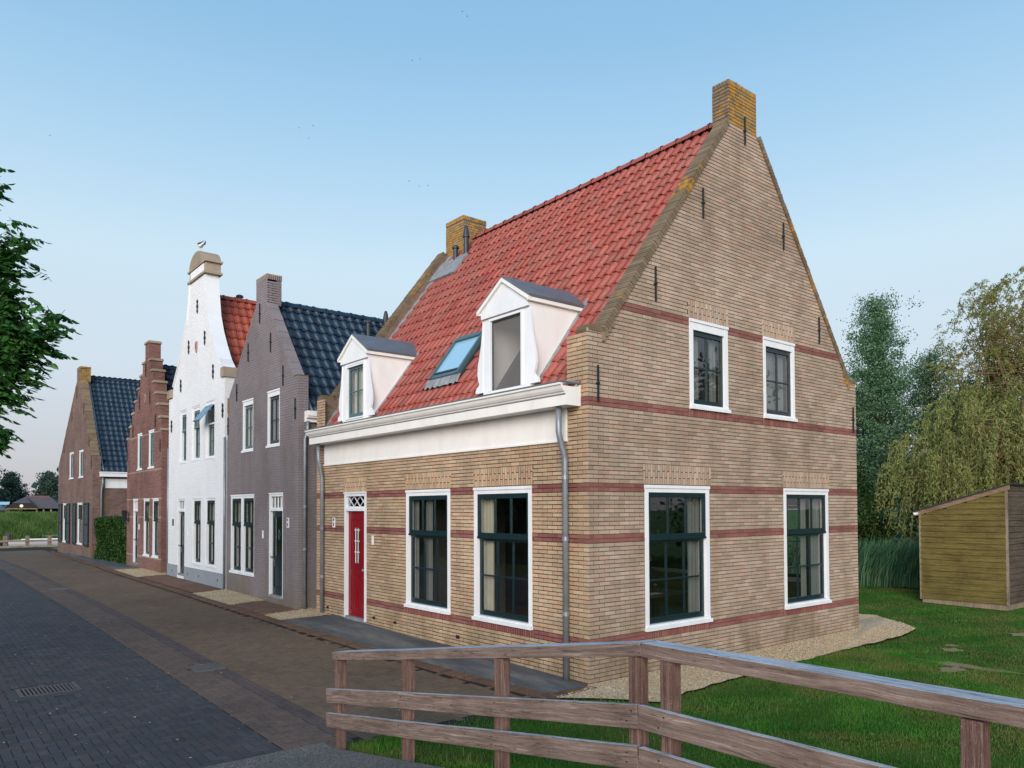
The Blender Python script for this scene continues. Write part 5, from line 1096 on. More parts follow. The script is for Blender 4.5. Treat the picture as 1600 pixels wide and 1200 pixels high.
# --- stepped gable house
sy0, sy1 = ry(20.88), ry(25.95)
st = [(5.41, 20.88, 25.93), (5.87, 20.96, 25.56), (6.36, 21.28, 25.17), (6.8, 21.58, 24.76), (7.24, 21.85, 24.35), (7.7, 22.13, 23.96), (8.14, 22.4, 23.6), (8.84, 22.69, 23.23)]
def s_o(z):
    for zt, a, b2 in st:
        if z < rz(zt): return ry(a), ry(b2)
    return ry(st[-1][1]), ry(st[-1][2])
sh_ = [(ry(24.16), ry(24.95), rz(.43), rz(2.96)), (ry(22.45), ry(23.33), rz(.8), rz(2.96)), (ry(21.22), ry(22.08), rz(.8), rz(2.96)), (ry(23.6), ry(24.34), rz(4.05), rz(5.48)), (ry(21.88), ry(22.69), rz(4.05), rz(5.48))]
bz = [rz(z) for z in (.8, 2.26, 2.96, 3.99, 5.38)]
stp, frSs = row_house('stepped_house', 'narrow red brown brick house with stepped gable and dark green door', sy0, sy1, s_o, [-.2]+[rz(x[0]) for x in st], sh_, M['brick_step'], M['mortar_dark'], M['brick_step'], ridge_y=ry(23.2), ridge_z=rz(7.98), eave=rz(4.7), tile=M['tile_blue'], cw=.25, rh=.34, th=.42, bandfn=lambda x: any(abs((x[2]+x[3])/2-z) < .032 for z in bz))
door(stp, frR, *sh_[0], 'green', rz(2.47), rz(2.57), d=-.03, bars=2)
for h_ in sh_[1:3]: window(stp, frR, *h_, cols=2, up=.36, join=True, d=-.03, curtain=[(h_[1]-.45, h_[1]-.12)])
for h_ in sh_[3:5]: window(stp, frR, *h_, cols=2, up=0, join=True, sash='sash_mid', d=-.03, curtain=[(h_[0]+.12, h_[1]-.12)])
prev = None
for i, (zt, a, b2) in enumerate(st):                          # ledges on each step
    z = rz(zt); nxt = st[i+1] if i+1 < len(st) else None
    for s in (0, 1):
        if nxt: u0, u1 = (ry(a)-.05, ry(nxt[1])) if s == 0 else (ry(nxt[2]), ry(b2)+.05)
        elif s == 0: u0, u1 = ry(a)-.06, ry(b2)+.06
        else: continue
        b = MB(); b.fbox(frR, u0, u1, z-.06, z, -.44, .035); b.fbox(frR, u0+.02, u1-.0, z, z+.03, -.43, .02); b.build('step_ledge', M['sandstone'], stp)
for i, (zt, a, b2) in enumerate(st):                          # brick flanks of the steps
    z1 = rz(zt)-.06; z0 = rz(st[i-1][0])+.03 if i else rz(4.7); fx = frame((XR, ry(a), 0), (1, 0, 0), (0, -1, 0)); emit_bricks(fx, bricks(fx, z0, z1, lambda z: (0, .42), []), M['brick_step'], stp, name='flank_brick')
for y, a, b2 in ((23.05, 7.55, 8.05), (22.45, 6.45, 6.95), (23.95, 6.4, 6.95), (21.65, 5.5, 6.0), (24.95, 5.4, 5.9), (20.98, 4.6, 5.05), (25.85, 4.5, 5.0)): bar(stp, frR, ry(y), rz(a), rz(b2))
b = MB(); u = ry(23.18); b.fpoly(frR, [(u-.09, rz(6.9)), (u-.09, rz(6.65)), (u, rz(6.55)), (u+.09, rz(6.65)), (u+.09, rz(6.9))], .0, .03); q = b.build('shield', M['sandstone'], stp); b = MB(); b.fpoly(frR, [(u-.05, rz(6.86)), (u-.05, rz(6.68)), (u, rz(6.62)), (u+.05, rz(6.68)), (u+.05, rz(6.86))], .03, .038); b.build('shield_field', M['red_paint'], q)
b = MB(); b.fbox(frR, ry(23.85), ry(23.98), rz(1.78), rz(1.98), 0, .015); b.build('number_plate', M['white'], stp)
# lantern on the stepped house
b = MB(); u = ry(25.5); b.fbox(frR, u-.02, u+.02, rz(2.1), rz(2.14), 0, .18); b.fpoly(frR, [(u-.07, rz(2.1)), (u+.07, rz(2.1)), (u+.09, rz(2.4)), (u-.09, rz(2.4))], .1, .26); b.fpoly(frR, [(u-.11, rz(2.4)), (u+.11, rz(2.4)), (u, rz(2.52))], .08, .28); b.build('wall_lantern', M['black_iron'], stp)
pipe(stp, 'downpipe', [(XR+.2, sy0-.09, rz(4.7)), (XR+.2, sy0-.09, .3)], .035)
# --- last house at the end of the street
ly0, ly1 = ry(32.8), ry(42.4)
lo = lambda z: (ly0, ly1) if z < rz(5.1) else ((float(np.interp(z, [rz(5.1), rz(9.1)], [ly0+.35, ry(36.2)])), float(np.interp(z, [rz(5.1), rz(9.1)], [ly1-.35, ry(37.05)]))) if z < rz(9.1) else (ry(36.2), ry(37.05)))
lh = [(ry(35.25), ry(36.6), rz(.78), rz(2.9)), (ry(39.5), ry(40.85), rz(.75), rz(2.9)), (ry(35.1), ry(36.3), rz(4.15), rz(5.56)), (ry(37.75), ry(39.0), rz(4.17), rz(5.6))]
last, frLs = row_house('end_house', 'brown brick house at the end of the row with black louvred shutters and ivy hedge', ly0, ly1, lo, [-.2, rz(5.1), rz(9.1), rz(9.86)], lh, M['brick_dark'], M['mortar_dark'], M['brick_dark'], ridge_y=ry(36.7), ridge_z=rz(9.42), eave=rz(4.36), tile=M['tile_blue'], cw=.25, rh=.34, th=.36, depth=9)
for h_ in lh[:2]: window(last, frR, *h_, cols=2, up=.36, join=True, d=-.03, fw=.12)
for h_ in lh[2:]: window(last, frR, *h_, cols=2, up=0, join=True, sash='sash_mid', fw=.11, d=-.03)
for ua, ub in ((33.5, 34.6), (36.75, 37.6), (38.5, 39.45), (40.95, 41.9)):
    u0, u1, z0, z1 = ry(ua), ry(ub), rz(.75), rz(2.88); b = MB()
    for (p, q, r_, s_) in ((u0, u0+.07, z0, z1), (u1-.07, u1, z0, z1), (u0+.07, u1-.07, z0, z0+.08), (u0+.07, u1-.07, z1-.08, z1), (u0+.07, u1-.07, (z0+z1)/2-.04, (z0+z1)/2+.04)): b.fbox(frR, p, q, r_, s_, .02, .06)
    b.fbox(frR, u0+.07, u1-.07, z0+.08, z1-.08, .02, .026); sh = b.build('shutter', M['green'], last)
    b = MB(); k = 26
    for i in range(k):
        z = z0+.1+(z1-z0-.2)*i/k
        b.hexa([frR(u0+.07, z, .056), frR(u1-.07, z, .056), frR(u1-.07, z+.012, .056), frR(u0+.07, z+.012, .056), frR(u0+.07, z+.05, .03), frR(u1-.07, z+.05, .03), frR(u1-.07, z+.062, .03), frR(u0+.07, z+.062, .03)])
    s_ = b.build('slats', M['slat'], sh, kind='stuff')
for y, a, b2 in ((36.9, 8.3, 8.9), (38.2, 7.2, 7.7), (35.0, 7.3, 7.9), (40.5, 5.7, 6.2), (33.6, 5.6, 6.1), (33.0, 4.5, 5.1)): bar(last, frR, ry(y), rz(a), rz(b2))
chimney(last, XR+.004, XR+.5, ry(36.2), ry(37.05), rz(9.1), rz(9.9), M['brick_lichen'], M['mortar_dark'])
coping(last, frR, [(ly0+.33, rz(5.1)), (ry(36.2), rz(9.1))], .36, M['brick_coping'], .08, .01, pitch=.11)
coping(last, frR, [(ry(37.05), rz(9.1)), (ly1-.33, rz(5.1))], .36, M['brick_coping'], .08, .01, pitch=.22)
b = MB(); b.box(XR+.3, XR+7, ly0-.32, ly0+.0, rz(4.12), rz(4.3)); b.box(XR+.28, XR+7, ly0-.36, ly0, rz(4.3), rz(4.35)); b.build('gutter', M['white'], last)
b = MB(); b.box(XR+.55, XR+7, ly0-.03, ly0-.002, rz(3.58), rz(4.03)); b.build('frieze', M['white'], last)
pipe(last, 'downpipe', [(XR+.42, ly0-.15, rz(4.12)), (XR+.42, ly0-.15, rz(3.8)), (XR+.38, ly0-.08, rz(3.5)), (XR+.38, ly0-.08, .2)], .045)
# ================================================================== wooden bridge fence
fz = lambda y: float(np.interp(y, [-60, -4.53, -.2, 1], [1.74, 1.70, 1.015, .83]))
fence = thing('bridge_fence', 'weathered wooden post and rail fence climbing beside the bridge ramp', 'fence', (-4.0, -2.5, 0))
posts = [-.28, -1.65, -3.05, -4.46, -4.72, -6.42, -8.2, -10.0]
for i, y in enumerate(posts):
    w = .046; top = fz(y)-.088; b = MB(); x = -4.007
    b.box(x-w, x+w, y-w, y+w, -.3, top); b.build('post', M['fence_z'], fence, bevel=.006)
def rail(name, y0, y1, zt0, zt1, h, x0, x1, mat):
    n = 10; V = []; rr_ = random.Random(int(abs(y0*100)+zt0*10)); L = math.hypot(y1-y0, zt1-zt0)
    for i in range(n+1):
        y = L*i/n-L/2; z = rr_.uniform(-.0025, .0025); e = rr_.uniform(-.0025, .0025)
        V += [(x0+e, y, z-h), (x1+e, y, z-h), (x1+e, y, z), (x0+e, y, z)]
    F = [(0, 3, 2, 1), (4*n, 4*n+1, 4*n+2, 4*n+3)]
    for i in range(n): a = 4*i; c = a+4; F += [(a, a+1, c+1, c), (a+1, a+2, c+2, c+1), (a+2, a+3, c+3, c+2), (a+3, a, c, c+3)]
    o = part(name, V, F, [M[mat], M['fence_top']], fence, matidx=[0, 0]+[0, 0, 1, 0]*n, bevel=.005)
    o.rotation_euler = (-math.atan2(zt1-zt0, abs(y1-y0)), 0, 0); o.location = Vector(((x0+x1)/2, (y0+y1)/2, (zt0+zt1)/2-h/2))-WP[fence.name]
    return o
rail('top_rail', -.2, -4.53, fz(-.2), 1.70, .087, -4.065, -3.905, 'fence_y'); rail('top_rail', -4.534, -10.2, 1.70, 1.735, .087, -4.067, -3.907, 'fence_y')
for dz in (.385, .645):
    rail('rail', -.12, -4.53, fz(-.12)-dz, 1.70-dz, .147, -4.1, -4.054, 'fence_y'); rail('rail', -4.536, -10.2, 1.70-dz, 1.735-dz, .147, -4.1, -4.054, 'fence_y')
b = MB()
for y in posts[:6]:
    for dz in (.42, .49, .69, .75): z = fz(y)-dz; b.tube([(-4.099, y+.02*(1 if dz > .45 else -1), z), (-4.104, y+.02*(1 if dz > .45 else -1), z)], .006, 8)
b.tube([(-4.064, -.24, fz(-.24)-.03), (-4.07, -.24, fz(-.24)-.03)], .006, 8); b.tube([(-4.064, -.3, fz(-.3)-.05), (-4.07, -.3, fz(-.3)-.05)], .006, 8)
b.build('bolts', M['black_iron'], fence, kind='stuff')

# ================================================================== wooden shed
shed = thing('wooden_shed', 'small garden shed clad in green stained horizontal boards with a sloping roof', 'shed', (15.2, 0, 0))
X0, Y0, Y1, XE = 13.55, -.95, 1.1, 17.6
zt_y = lambda y: 2.44+(1.1-y)*.30
frA = frame((X0, 0, 0), (0, 1, 0), (-1, 0, 0)); frB_ = frame((0, Y0, 0), (1, 0, 0), (0, -1, 0))
k = 0; z = .12
while z < 3.0:
    h = .148; y1 = Y1 if z+h < zt_y(Y1) else Y1-(z+h-2.44)/.30
    if y1-Y0 < .25: break
    b = MB(); u0_, u1_ = Y0+.03, y1-.02; b.add([frA(u0_, z+.007, .02), frA(u1_, z+.007, .02), frA(u1_, z+.007, -.02), frA(u0_, z+.007, -.02), frA(u0_, z+h, .0), frA(u1_, z+h, .0), frA(u1_, z+h, -.02), frA(u0_, z+h, -.02)], [(0, 1, 5, 4), (0, 3, 2, 1), (4, 5, 6, 7), (1, 2, 6, 5), (3, 0, 4, 7)]); b.build('board', M['shed_y'], shed); z += h
ytop = lambda z: Y1
b = MB(); b.add([(X0+.02, Y0+.03, .12), (X0+.02, Y1-.02, .12), (X0+.02, Y1-.02, 2.42), (X0+.02, Y0+.03, 3.03)], [(0, 1, 2, 3)]); b.build('wall_lining', M['bark_dark'], shed)
z = .12
while z < 2.95: b = MB(); b.fbox(frB_, X0+.05, XE, z+.008, z+.144, -.02, .006); b.fbox(frB_, X0+.05, XE, z+.008, z+.03, .006, .014); b.build('board', M['shed_x'], shed); z += .148
b = MB(); b.box(X0-.012, X0+.045, Y0-.018, Y0+.03, .1, 3.02); b.build('corner_board', M['shed_corner'], shed); b = MB(); b.box(X0-.012, X0+.03, Y1-.03, Y1+.015, .1, 2.42); b.build('corner_board', M['shed_corner'], shed)
b = MB(); b.box(X0+.04, XE-.01, Y1-.03, Y1-.01, .1, 2.44); b.box(XE-.03, XE-.01, Y0+.03, Y1-.03, .1, 2.44); b.build('rear_wall', M['shed_x'], shed)
b = MB(); b.box(X0+.03, XE-.03, Y0+.03, Y1-.03, -.1, .115); b.build('footing', M['shed_corner'], shed)
b = MB(); o = .02; b.ext([(X0-.03, Y0-.08, zt_y(Y0-.08)-.11), (X0-.03, Y1+.1, zt_y(Y1+.1)-.11), (X0-.03, Y1+.1, zt_y(Y1+.1)), (X0-.03, Y0-.08, zt_y(Y0-.08))], (.028, 0, 0)); b.build('barge_board', M['shed_trim'], shed)
b = MB(); b.ext([(X0-.06, Y0-.12, zt_y(Y0-.12)+.002), (X0-.06, Y1+.14, zt_y(Y1+.14)+.002), (X0-.06, Y1+.14, zt_y(Y1+.14)+.035), (X0-.06, Y0-.12, zt_y(Y0-.12)+.035)], (XE-X0+.12, 0, 0)); b.build('roof', M['dark_plastic'], shed)
b = MB(); g_ = [(Y1+.02+.1*(1-math.cos(math.radians(t)))*.5-.0, 2.38-.055*math.sin(math.radians(t))) for t in range(0, 181, 20)]; b.ext([(X0-.1, y, z) for y, z in g_]+[(X0-.1, g_[-1][0], 2.395), (X0-.1, g_[0][0], 2.395)], (4.0, 0, 0)); b.build('gutter', M['white'], shed)

# ================================================================== foliage
leafV = np.array([(-.5, 0, 0), (0, -.5, .06), (.5, 0, 0), (0, .5, .06)]); leafF = np.array([(0, 1, 2, 3)])
def leaves(name, P, size, mat, parent, aspect=.5, droop=0., tone=None, dirs=None, kind=None):
    """P (k,3) leaf positions; every leaf a small folded quad"""
    k = len(P); a = rng.normal(0, 1, (k, 3)) if dirs is None else dirs+rng.normal(0, .35, (k, 3)); a[:, 2] -= droop; a /= np.linalg.norm(a, axis=1)[:, None]
    b = rng.normal(0, 1, (k, 3)); b -= (b*a).sum(1)[:, None]*a; b /= np.linalg.norm(b, axis=1)[:, None]; c = np.cross(a, b)
    s = size*rng.uniform(.6, 1.3, k); R = np.stack([a*s[:, None], b*(s*aspect)[:, None], c*s[:, None]], 2)
    t = rng.random(k)*.6+(.2 if tone is None else tone*.4)
    v, f, tt = replicate(leafV, leafF, R, P, np.clip(t, 0, 1)); return part(name, v, f, mat, parent, tone=tt, kind=kind)
def crown_points(base, h, prof, z0, nb, per, spread, up=.5, lean=(0, 0), seed=0, wob=.3):
    """limbs from a leaning trunk; returns leaf points, limbs, trunk points"""
    r = np.random.default_rng(seed); base = np.array(base, float); T = []
    for i in range(9):
        s = i/8; T.append(base+np.array([lean[0]*s+wob*.3*math.sin(s*5+seed), lean[1]*s+wob*.3*math.cos(s*4+seed), h*s*.97]))
    T = np.array(T); limbs = []; pts = []; tn = []
    for q in range(nb):
        s = z0+(1-z0)*(q+r.random())/nb; c = np.array([np.interp(s, np.linspace(0, 1, 9), T[:, j]) for j in range(3)])
        R = np.interp(s, [p[0] for p in prof], [p[1] for p in prof])*r.uniform(.55, 1.12); a = r.uniform(0, 6.283)
        d = np.array([math.cos(a), math.sin(a), up*r.uniform(.3, 1.2)]); e = c+d*R; m = (c+e)/2+np.array([0, 0, R*.08]); limbs.append((c, m, e))
        k = max(8, int(per*(.35+R/max(p[1] for p in prof))*r.uniform(.6, 1.3))); nt = 5
        tips = [c+(e-c)*r.uniform(.35, 1.05)+r.normal(0, spread, 3)*np.array([1, 1, .8]) for _ in range(nt)]
        for tp in tips:
            kk = k//nt; L_ = tp+r.normal(0, 1, (kk, 3))*spread*r.uniform(.35, .8)*np.array([1, 1, .75]); pts.append(L_); tn.append(np.full(kk, r.random()))
    return np.concatenate(pts), limbs, T, np.concatenate(tn)
def tree(name, label, cat, base, h, prof, mat, z0=.15, nb=60, per=400, spread=.5, size=.12, tr=.16, bark='bark', group=None, up=.5, lean=(0, 0), seed=0, aspect=.5, droop=.2, extra=None):
    t = thing(name, label, cat, base, group)
    P, limbs, T, tn = crown_points(base, h, prof, z0, nb, per, spread, up, lean, seed)
    if extra is not None: P = np.concatenate([P, extra[0]]); tn = np.concatenate([tn, extra[1]])
    b = MB(); b.tube([tuple(p) for p in T], [tr*(1-.88*i/8)+.01 for i in range(9)], 8)
    for c, m, e in limbs: b.tube([tuple(c), tuple(m), tuple(e)], [tr*.22, tr*.13, .008], 5, caps=False)
    b.build('trunk', M[bark], t, smooth=True)
    leaves('crown', P, size, M[mat], t, aspect, droop, tn); return t
pop = [(0, 1.1), (.25, 1.5), (.45, 1.15), (.65, .95), (.85, .55), (1, .1)]
tree('poplar_tree', 'tallest slender grey green tree right beside the brick gable', 'tree', (22.4, 6.3, 0), 11.0, pop, 'leaf_poplar', z0=.06, nb=130, per=520, spread=.3, size=.1, tr=.17, seed=1, up=.75, lean=(.1, .0))
tree('poplar_tree', 'shorter pointed grey green tree between the tall tree and the willow', 'tree', (25.2, 5.4, 0), 9.1, [(0, 1.2), (.3, 1.8), (.6, 1.3), (.85, .7), (1, .15)], 'leaf_poplar', z0=.1, nb=75, per=600, spread=.33, size=.095, tr=.14, seed=2, up=.75)
tree('poplar_tree', 'low dark tree filling the gap behind the tall tree', 'tree', (24.0, 7.6, 0), 7.6, [(0, 1.6), (.4, 2.1), (.8, 1.3), (1, .3)], 'leaf_poplar', z0=.05, nb=70, per=600, spread=.4, size=.1, tr=.15, seed=3, up=.5)
tree('poplar_tree', 'mid height tree between the short pointed tree and the willow', 'tree', (24.4, 3.6, 0), 7.4, [(0, 1.3), (.35, 1.9), (.75, 1.2), (1, .2)], 'leaf_poplar', z0=.05, nb=75, per=560, spread=.4, size=.1, tr=.13, seed=14, up=.6)
tree('poplar_tree', 'broad dark tree behind the shed end of the tree row', 'tree', (27.5, 4.0, 0), 7.2, [(0, 2.0), (.5, 2.6), (.85, 1.6), (1, .4)], 'leaf_poplar', z0=.05, nb=80, per=600, spread=.48, size=.11, tr=.16, seed=4, up=.4)
for i, (x, y, h, w, m_, lb) in enumerate([(19.6, 5.2, 2.9, 1.3, 'leaf_bush', 'dark green bush close behind the corner of the brick house'), (20.3, 4.1, 3.0, 1.3, 'leaf_shrub', 'blue green shrub behind the reeds left of the shed'), (20.6, 2.9, 2.9, 1.3, 'leaf_shrub', 'blue green shrub just behind the shed roof'), (21.8, 6.6, 3.6, 1.6, 'leaf_bush', 'shady bush under the tallest tree'), (23.0, 2.4, 3.4, 1.8, 'leaf_bush', 'shady bush under the willow'), (24.5, .2, 3.6, 2.0, 'leaf_bush', 'green bush behind the shed at the right edge'), (26.5, 9.0, 4.6, 2.3, 'leaf_bush', 'tall thicket bush hidden mostly behind the brick house'), (11.6, 6.0, 3.0, 1.5, 'leaf_bush', 'garden bush behind the house seen through the left gable window'), (12.2, 8.6, 3.2, 1.6, 'leaf_bush', 'second garden bush directly behind the brick house')]):
    tree('bush', lb, 'bush', (x, y, -.05), h, [(0, w), (.5, w*1.05), (1, w*.5)], m_, z0=.02, nb=34, per=420, spread=.34, size=.13, tr=.06, bark='bark_dark', group='bushes under the trees', seed=20+i, up=.25)
# willows with hanging shoots
def willow(name, label, base, h, r, nst, mat, seed, top, lg=(1., 2.4), tr=.2, size=.13, zmin=.35, airy=False, center=(0, 0)):
    q = np.random.default_rng(seed); t = thing(name, label, 'tree', base); base = np.array(base, float); b = MB()
    forks = []
    for i in range(9): a = q.uniform(0, 6.28); forks.append(base+np.array([math.cos(a)*r*q.uniform(.3, .6)+center[0], math.sin(a)*r*q.uniform(.3, .6)+center[1], h*q.uniform(.55, .9)]))
    c0 = base+np.array([center[0]*.3, center[1]*.3, h*.3]); b.tube([tuple(base), tuple(base+(c0-base)*.5+np.array([.08, 0, 0])), tuple(c0)], [tr, tr*.85, tr*.7], 9)
    for f in forks: mid = (c0+f)/2+np.array([0, 0, .3]); b.tube([tuple(c0), tuple(mid), tuple(f)], [tr*.32, tr*.2, tr*.08], 6, caps=False)
    pts = []; dr = []; tn = []; strands = []
    for s in range(nst):
        f = forks[q.integers(len(forks))]; a = q.uniform(0, 6.283); rad = r*math.sqrt(q.random())
        z = h*(zmin+(1-zmin)*q.random()**.7); lim = r*math.sqrt(max(.05, 1-((z/h-.5)/.56)**2)); rad = min(rad, lim*q.uniform(.85, 1.08))
        rad *= .72+.4*math.sin(a*3+z*1.1+seed)**2; p = base+np.array([math.cos(a)*rad+center[0], math.sin(a)*rad+center[1], z+.5*math.sin(a*4+seed)]); ln = q.uniform(*lg); out = np.array([math.cos(a), math.sin(a), 0])*q.uniform(.1, .5)
        n_ = int(ln/.055); u = np.linspace(0, 1, n_)[:, None]; path = p+out*u*ln*.6+np.array([0, 0, 1.])*(.25*u-(.35 if airy else 1.)*u*u)*ln+q.normal(0, .03, (n_, 3))
        pts.append(path); d = np.gradient(path, axis=0); d /= np.linalg.norm(d, axis=1)[:, None]+1e-9; dr.append(d+q.normal(0, .3, d.shape)); tn.append(np.full(n_, q.random()))
        if s % 5 == 0: strands.append(path[::max(1, n_//4)])
    for p in strands: b.tube([tuple(x) for x in p], .006, 3, caps=False)
    for s in range(0, nst, 9):
        f = forks[q.integers(len(forks))]; p = pts[s][0]; b.tube([tuple(f), tuple((f+p)/2+np.array([0, 0, .15])), tuple(p)], [.02, .013, .006], 4, caps=False)
    b.build('trunk', M['bark_tan'], t, smooth=True); leaves('crown', np.concatenate(pts), size, M[mat], t, .28, .1, np.concatenate(tn), dirs=np.concatenate(dr))
willow('willow_tree', 'yellow green weeping willow drooping behind the wooden shed', (21.4, .8, 0), 6.3, 3.0, 1900, 'leaf_willow', 5, 0, (.7, 2.0), center=(-.4, .5), zmin=.25)
willow('willow_tree', 'low yellowish willow shoots reaching left over the shed roof', (20.4, 2.0, 0), 4.6, 2.2, 1100, 'leaf_willow', 6, 0, (.8, 1.8), tr=.12, center=(-.5, .8))
willow('willow_tree', 'tall airy browning tree rising over the willow at right edge', (23.0, 1.0, 0), 10.3, 3.3, 3300, 'leaf_airy', 8, 0, (.5, 1.3), tr=.2, size=.11, zmin=.4, airy=True, center=(.1, .1))
willow('willow_tree', 'second willow standing mostly outside the right edge', (25.2, -4.5, 0), 8.6, 4.2, 1000, 'leaf_willow', 9, 0, (1.0, 2.4), tr=.24)
# trees that only the windows mirror
for i, (x, y, h) in enumerate([(17, -17, 8), (24, -15, 9), (12, -24, 9), (30, -9, 8.5), (20, -27, 10)]):
    tree('garden_tree', ['green lawn tree mirrored in the right ground floor gable window', 'tall lawn tree mirrored beside the first in the gable windows', 'lawn tree nearest the bridge on its right side', 'lawn tree farthest to the right behind the shed side', 'tallest lawn tree standing behind the others by the bridge'][i], 'tree', (x, y, -.1), h, [(0, 1.6), (.45, 3.0), (.8, 2.2), (1, .5)], 'leaf_bush', z0=.12, nb=40, per=240, spread=.7, size=.3, tr=.2, group='trees mirrored in the gable windows', seed=40+i)
q = np.random.default_rng(77); PP = []                      # far-off wood across the canal, one mass of crowns
for i in range(30):
    x, y, h = -38-8*q.random(), -20+6.2*i+q.uniform(-1, 1), q.uniform(6, 10.5); k = 900; g_ = q.normal(0, 1, (k, 3))*np.array([2.2, 2.4, h*.25])+np.array([x, y, h*.48]); PP.append(g_)
for i in range(22):
    x = -70+i*12.; 
    k = 320; h = 9+2*math.sin(i*1.7); g_ = q.normal(0, 1, (k, 3))*np.array([3.2, 3., h*.24])+np.array([x+(0 if x < -4 or x > 25 else 60), 205+8*math.sin(i*2.1), h*.45+.8]); PP.append(g_)
PP = np.concatenate(PP); PP[:, 2] = np.abs(PP[:, 2]-.3)+.3
o = leaves('distant_wood', PP, 1.7, M['leaf_far'], None, .7, .1, q.random(len(PP)), kind='stuff'); tag(o, 'far-off belt of trees across the canal and the meadow', 'trees')
bk = grid('far_bank', np.linspace(-70, -34, 14), np.linspace(-40, 90, 40), lambda x, y: -.7+np.clip((-36-x)/5, 0, 1)*1.9+.15*np.sin(y*.7)*np.clip((-36-x)/5, 0, 1), M['lawn'], kind='structure')

# ash tree whose twigs hang into the frame at the left
ash = thing('ash_tree', 'ash tree with dark green compound leaves reaching in from the left edge', 'tree', (-9.9, 5.6, -.05))
q = np.random.default_rng(31); b = MB(); tb_ = np.array((-9.9, 5.6, 0.)); b.tube([tuple(tb_), tuple(tb_+(.1, -.1, 1.6)), tuple(tb_+(.2, -.2, 3.2)), tuple(tb_+(.3, -.1, 5.5)), tuple(tb_+(.2, 0, 8))], [.2, .16, .13, .08, .03], 10)
# boughs that cross the frame edge end at these points
edge = [((-6.88, 3.02, 6.42), .22), ((-6.6, 2.84, 5.78), .3), ((-6.62, 2.86, 5.5), .3), ((-6.62, 2.88, 5.12), .3), ((-6.3, 2.62, 4.76), .3), ((-6.34, 2.62, 4.6), .28), ((-6.52, 2.75, 4.4), .34), ((-6.45, 2.76, 4.2), .3), ((-6.66, 2.95, 3.92), .26), ((-6.76, 3.0, 3.48), .22), ((-6.86, 3.1, 3.3), .2), ((-6.62, 2.9, 4.9), .3)]
LP = []; LD = []; LT = []
def compound(p, d, n_=9, L_=.26):
    d = d/np.linalg.norm(d); side = np.cross(d, (0, 0, 1)); side /= np.linalg.norm(side)+1e-9
    sag = np.array([0, 0, -.35]); tn_ = q.random()
    for i in range(n_//2):
        s = .25+.75*i/(n_//2); pos = p+d*L_*s+sag*L_*s*s
        for sg in (-1, 1):
            ld = d*.45+side*sg*.75+np.array([0, 0, -.45-.3*q.random()]); ld /= np.linalg.norm(ld); LP.append(pos+ld*.042); LD.append(ld); LT.append(tn_)
    e = p+d*L_+sag*L_; ld = d+sag*1.5; ld /= np.linalg.norm(ld); LP.append(e+ld*.04); LD.append(ld); LT.append(tn_)
    b.tube([tuple(p), tuple(p+d*L_*.5+sag*L_*.25), tuple(e)], [.003, .0025, .0015], 3, caps=False)
for (e, r_) in edge:
    e = np.array(e); s0 = tb_+np.array((.2, -.1, q.uniform(2.2, 5.0))); m1 = s0+(e-s0)*.5+np.array((0, 0, .35)); b.tube([tuple(s0), tuple(m1), tuple(e-(e-m1)*.12)], [.035, .02, .006], 6, caps=False)
    for k in range(96):
        s = 1-abs(q.normal(0, .26)); p = m1+(e-m1)*np.clip(s, .0, 1)+q.normal(0, r_*.5, 3)*np.array((.8, .8, .7)); d = (e-s0)*.5/np.linalg.norm(e-s0)+q.normal(0, .5, 3); d[2] = d[2]*.4+.05; compound(p-d/np.linalg.norm(d)*.2, d)
for k in range(620):
    a, z = q.uniform(0, 6.28), q.uniform(2.6, 8.4); R_ = 2.6*math.sqrt(max(.05, 1-((z-5.3)/3.4)**2))*math.sqrt(q.random()); p = tb_+np.array((.3+math.cos(a)*R_, -.2+math.sin(a)*R_, z))
    xx, yy, zz_ = proj(p)
    if zz_ > 0 and xx > -15 and 200 < yy < 1100: continue
    compound(p, np.array((math.cos(a), math.sin(a), q.normal(0, .3))))
for k in range(26):
    a = q.uniform(0, 6.28); z = q.uniform(2.6, 6.5); R_ = q.uniform(1.2, 2.3); s0 = tb_+np.array((.2, -.1, z-.4)); e = tb_+np.array((math.cos(a)*R_, math.sin(a)*R_, z+.6))
    if proj(e)[0] > -40 and proj(e)[2] > 0: continue
    b.tube([tuple(s0), tuple(e)], [.03, .008], 5, caps=False)
b.build('trunk', M['bark_dark'], ash)
LP = np.array(LP); LD = np.array(LD); LT = np.array(LT); k = len(LP); aV = np.array([(-.5, 0, 0), (-.2, -.5, .05), (.15, -.42, .05), (.55, 0, -.06), (.15, .42, .05), (-.2, .5, .05)]); aF = np.array([(0, 1, 2, 3), (0, 3, 4, 5)])
sd_ = np.cross(LD, q.normal(0, 1, (k, 3))*.35+np.array((0, 0, 1.))); sd_ /= np.linalg.norm(sd_, axis=1)[:, None]; up_ = np.cross(LD, sd_); sz = .094*q.uniform(.75, 1.25, k)
R = np.stack([LD*sz[:, None], sd_*(sz*.56)[:, None], up_*sz[:, None]], 2); v, f, tt = replicate(aV, aF, R, LP, np.clip(LT*.7+q.random(k)*.3, 0, 1)); part('crown', v, f, M['leaf_ash'], ash, tone=tt)

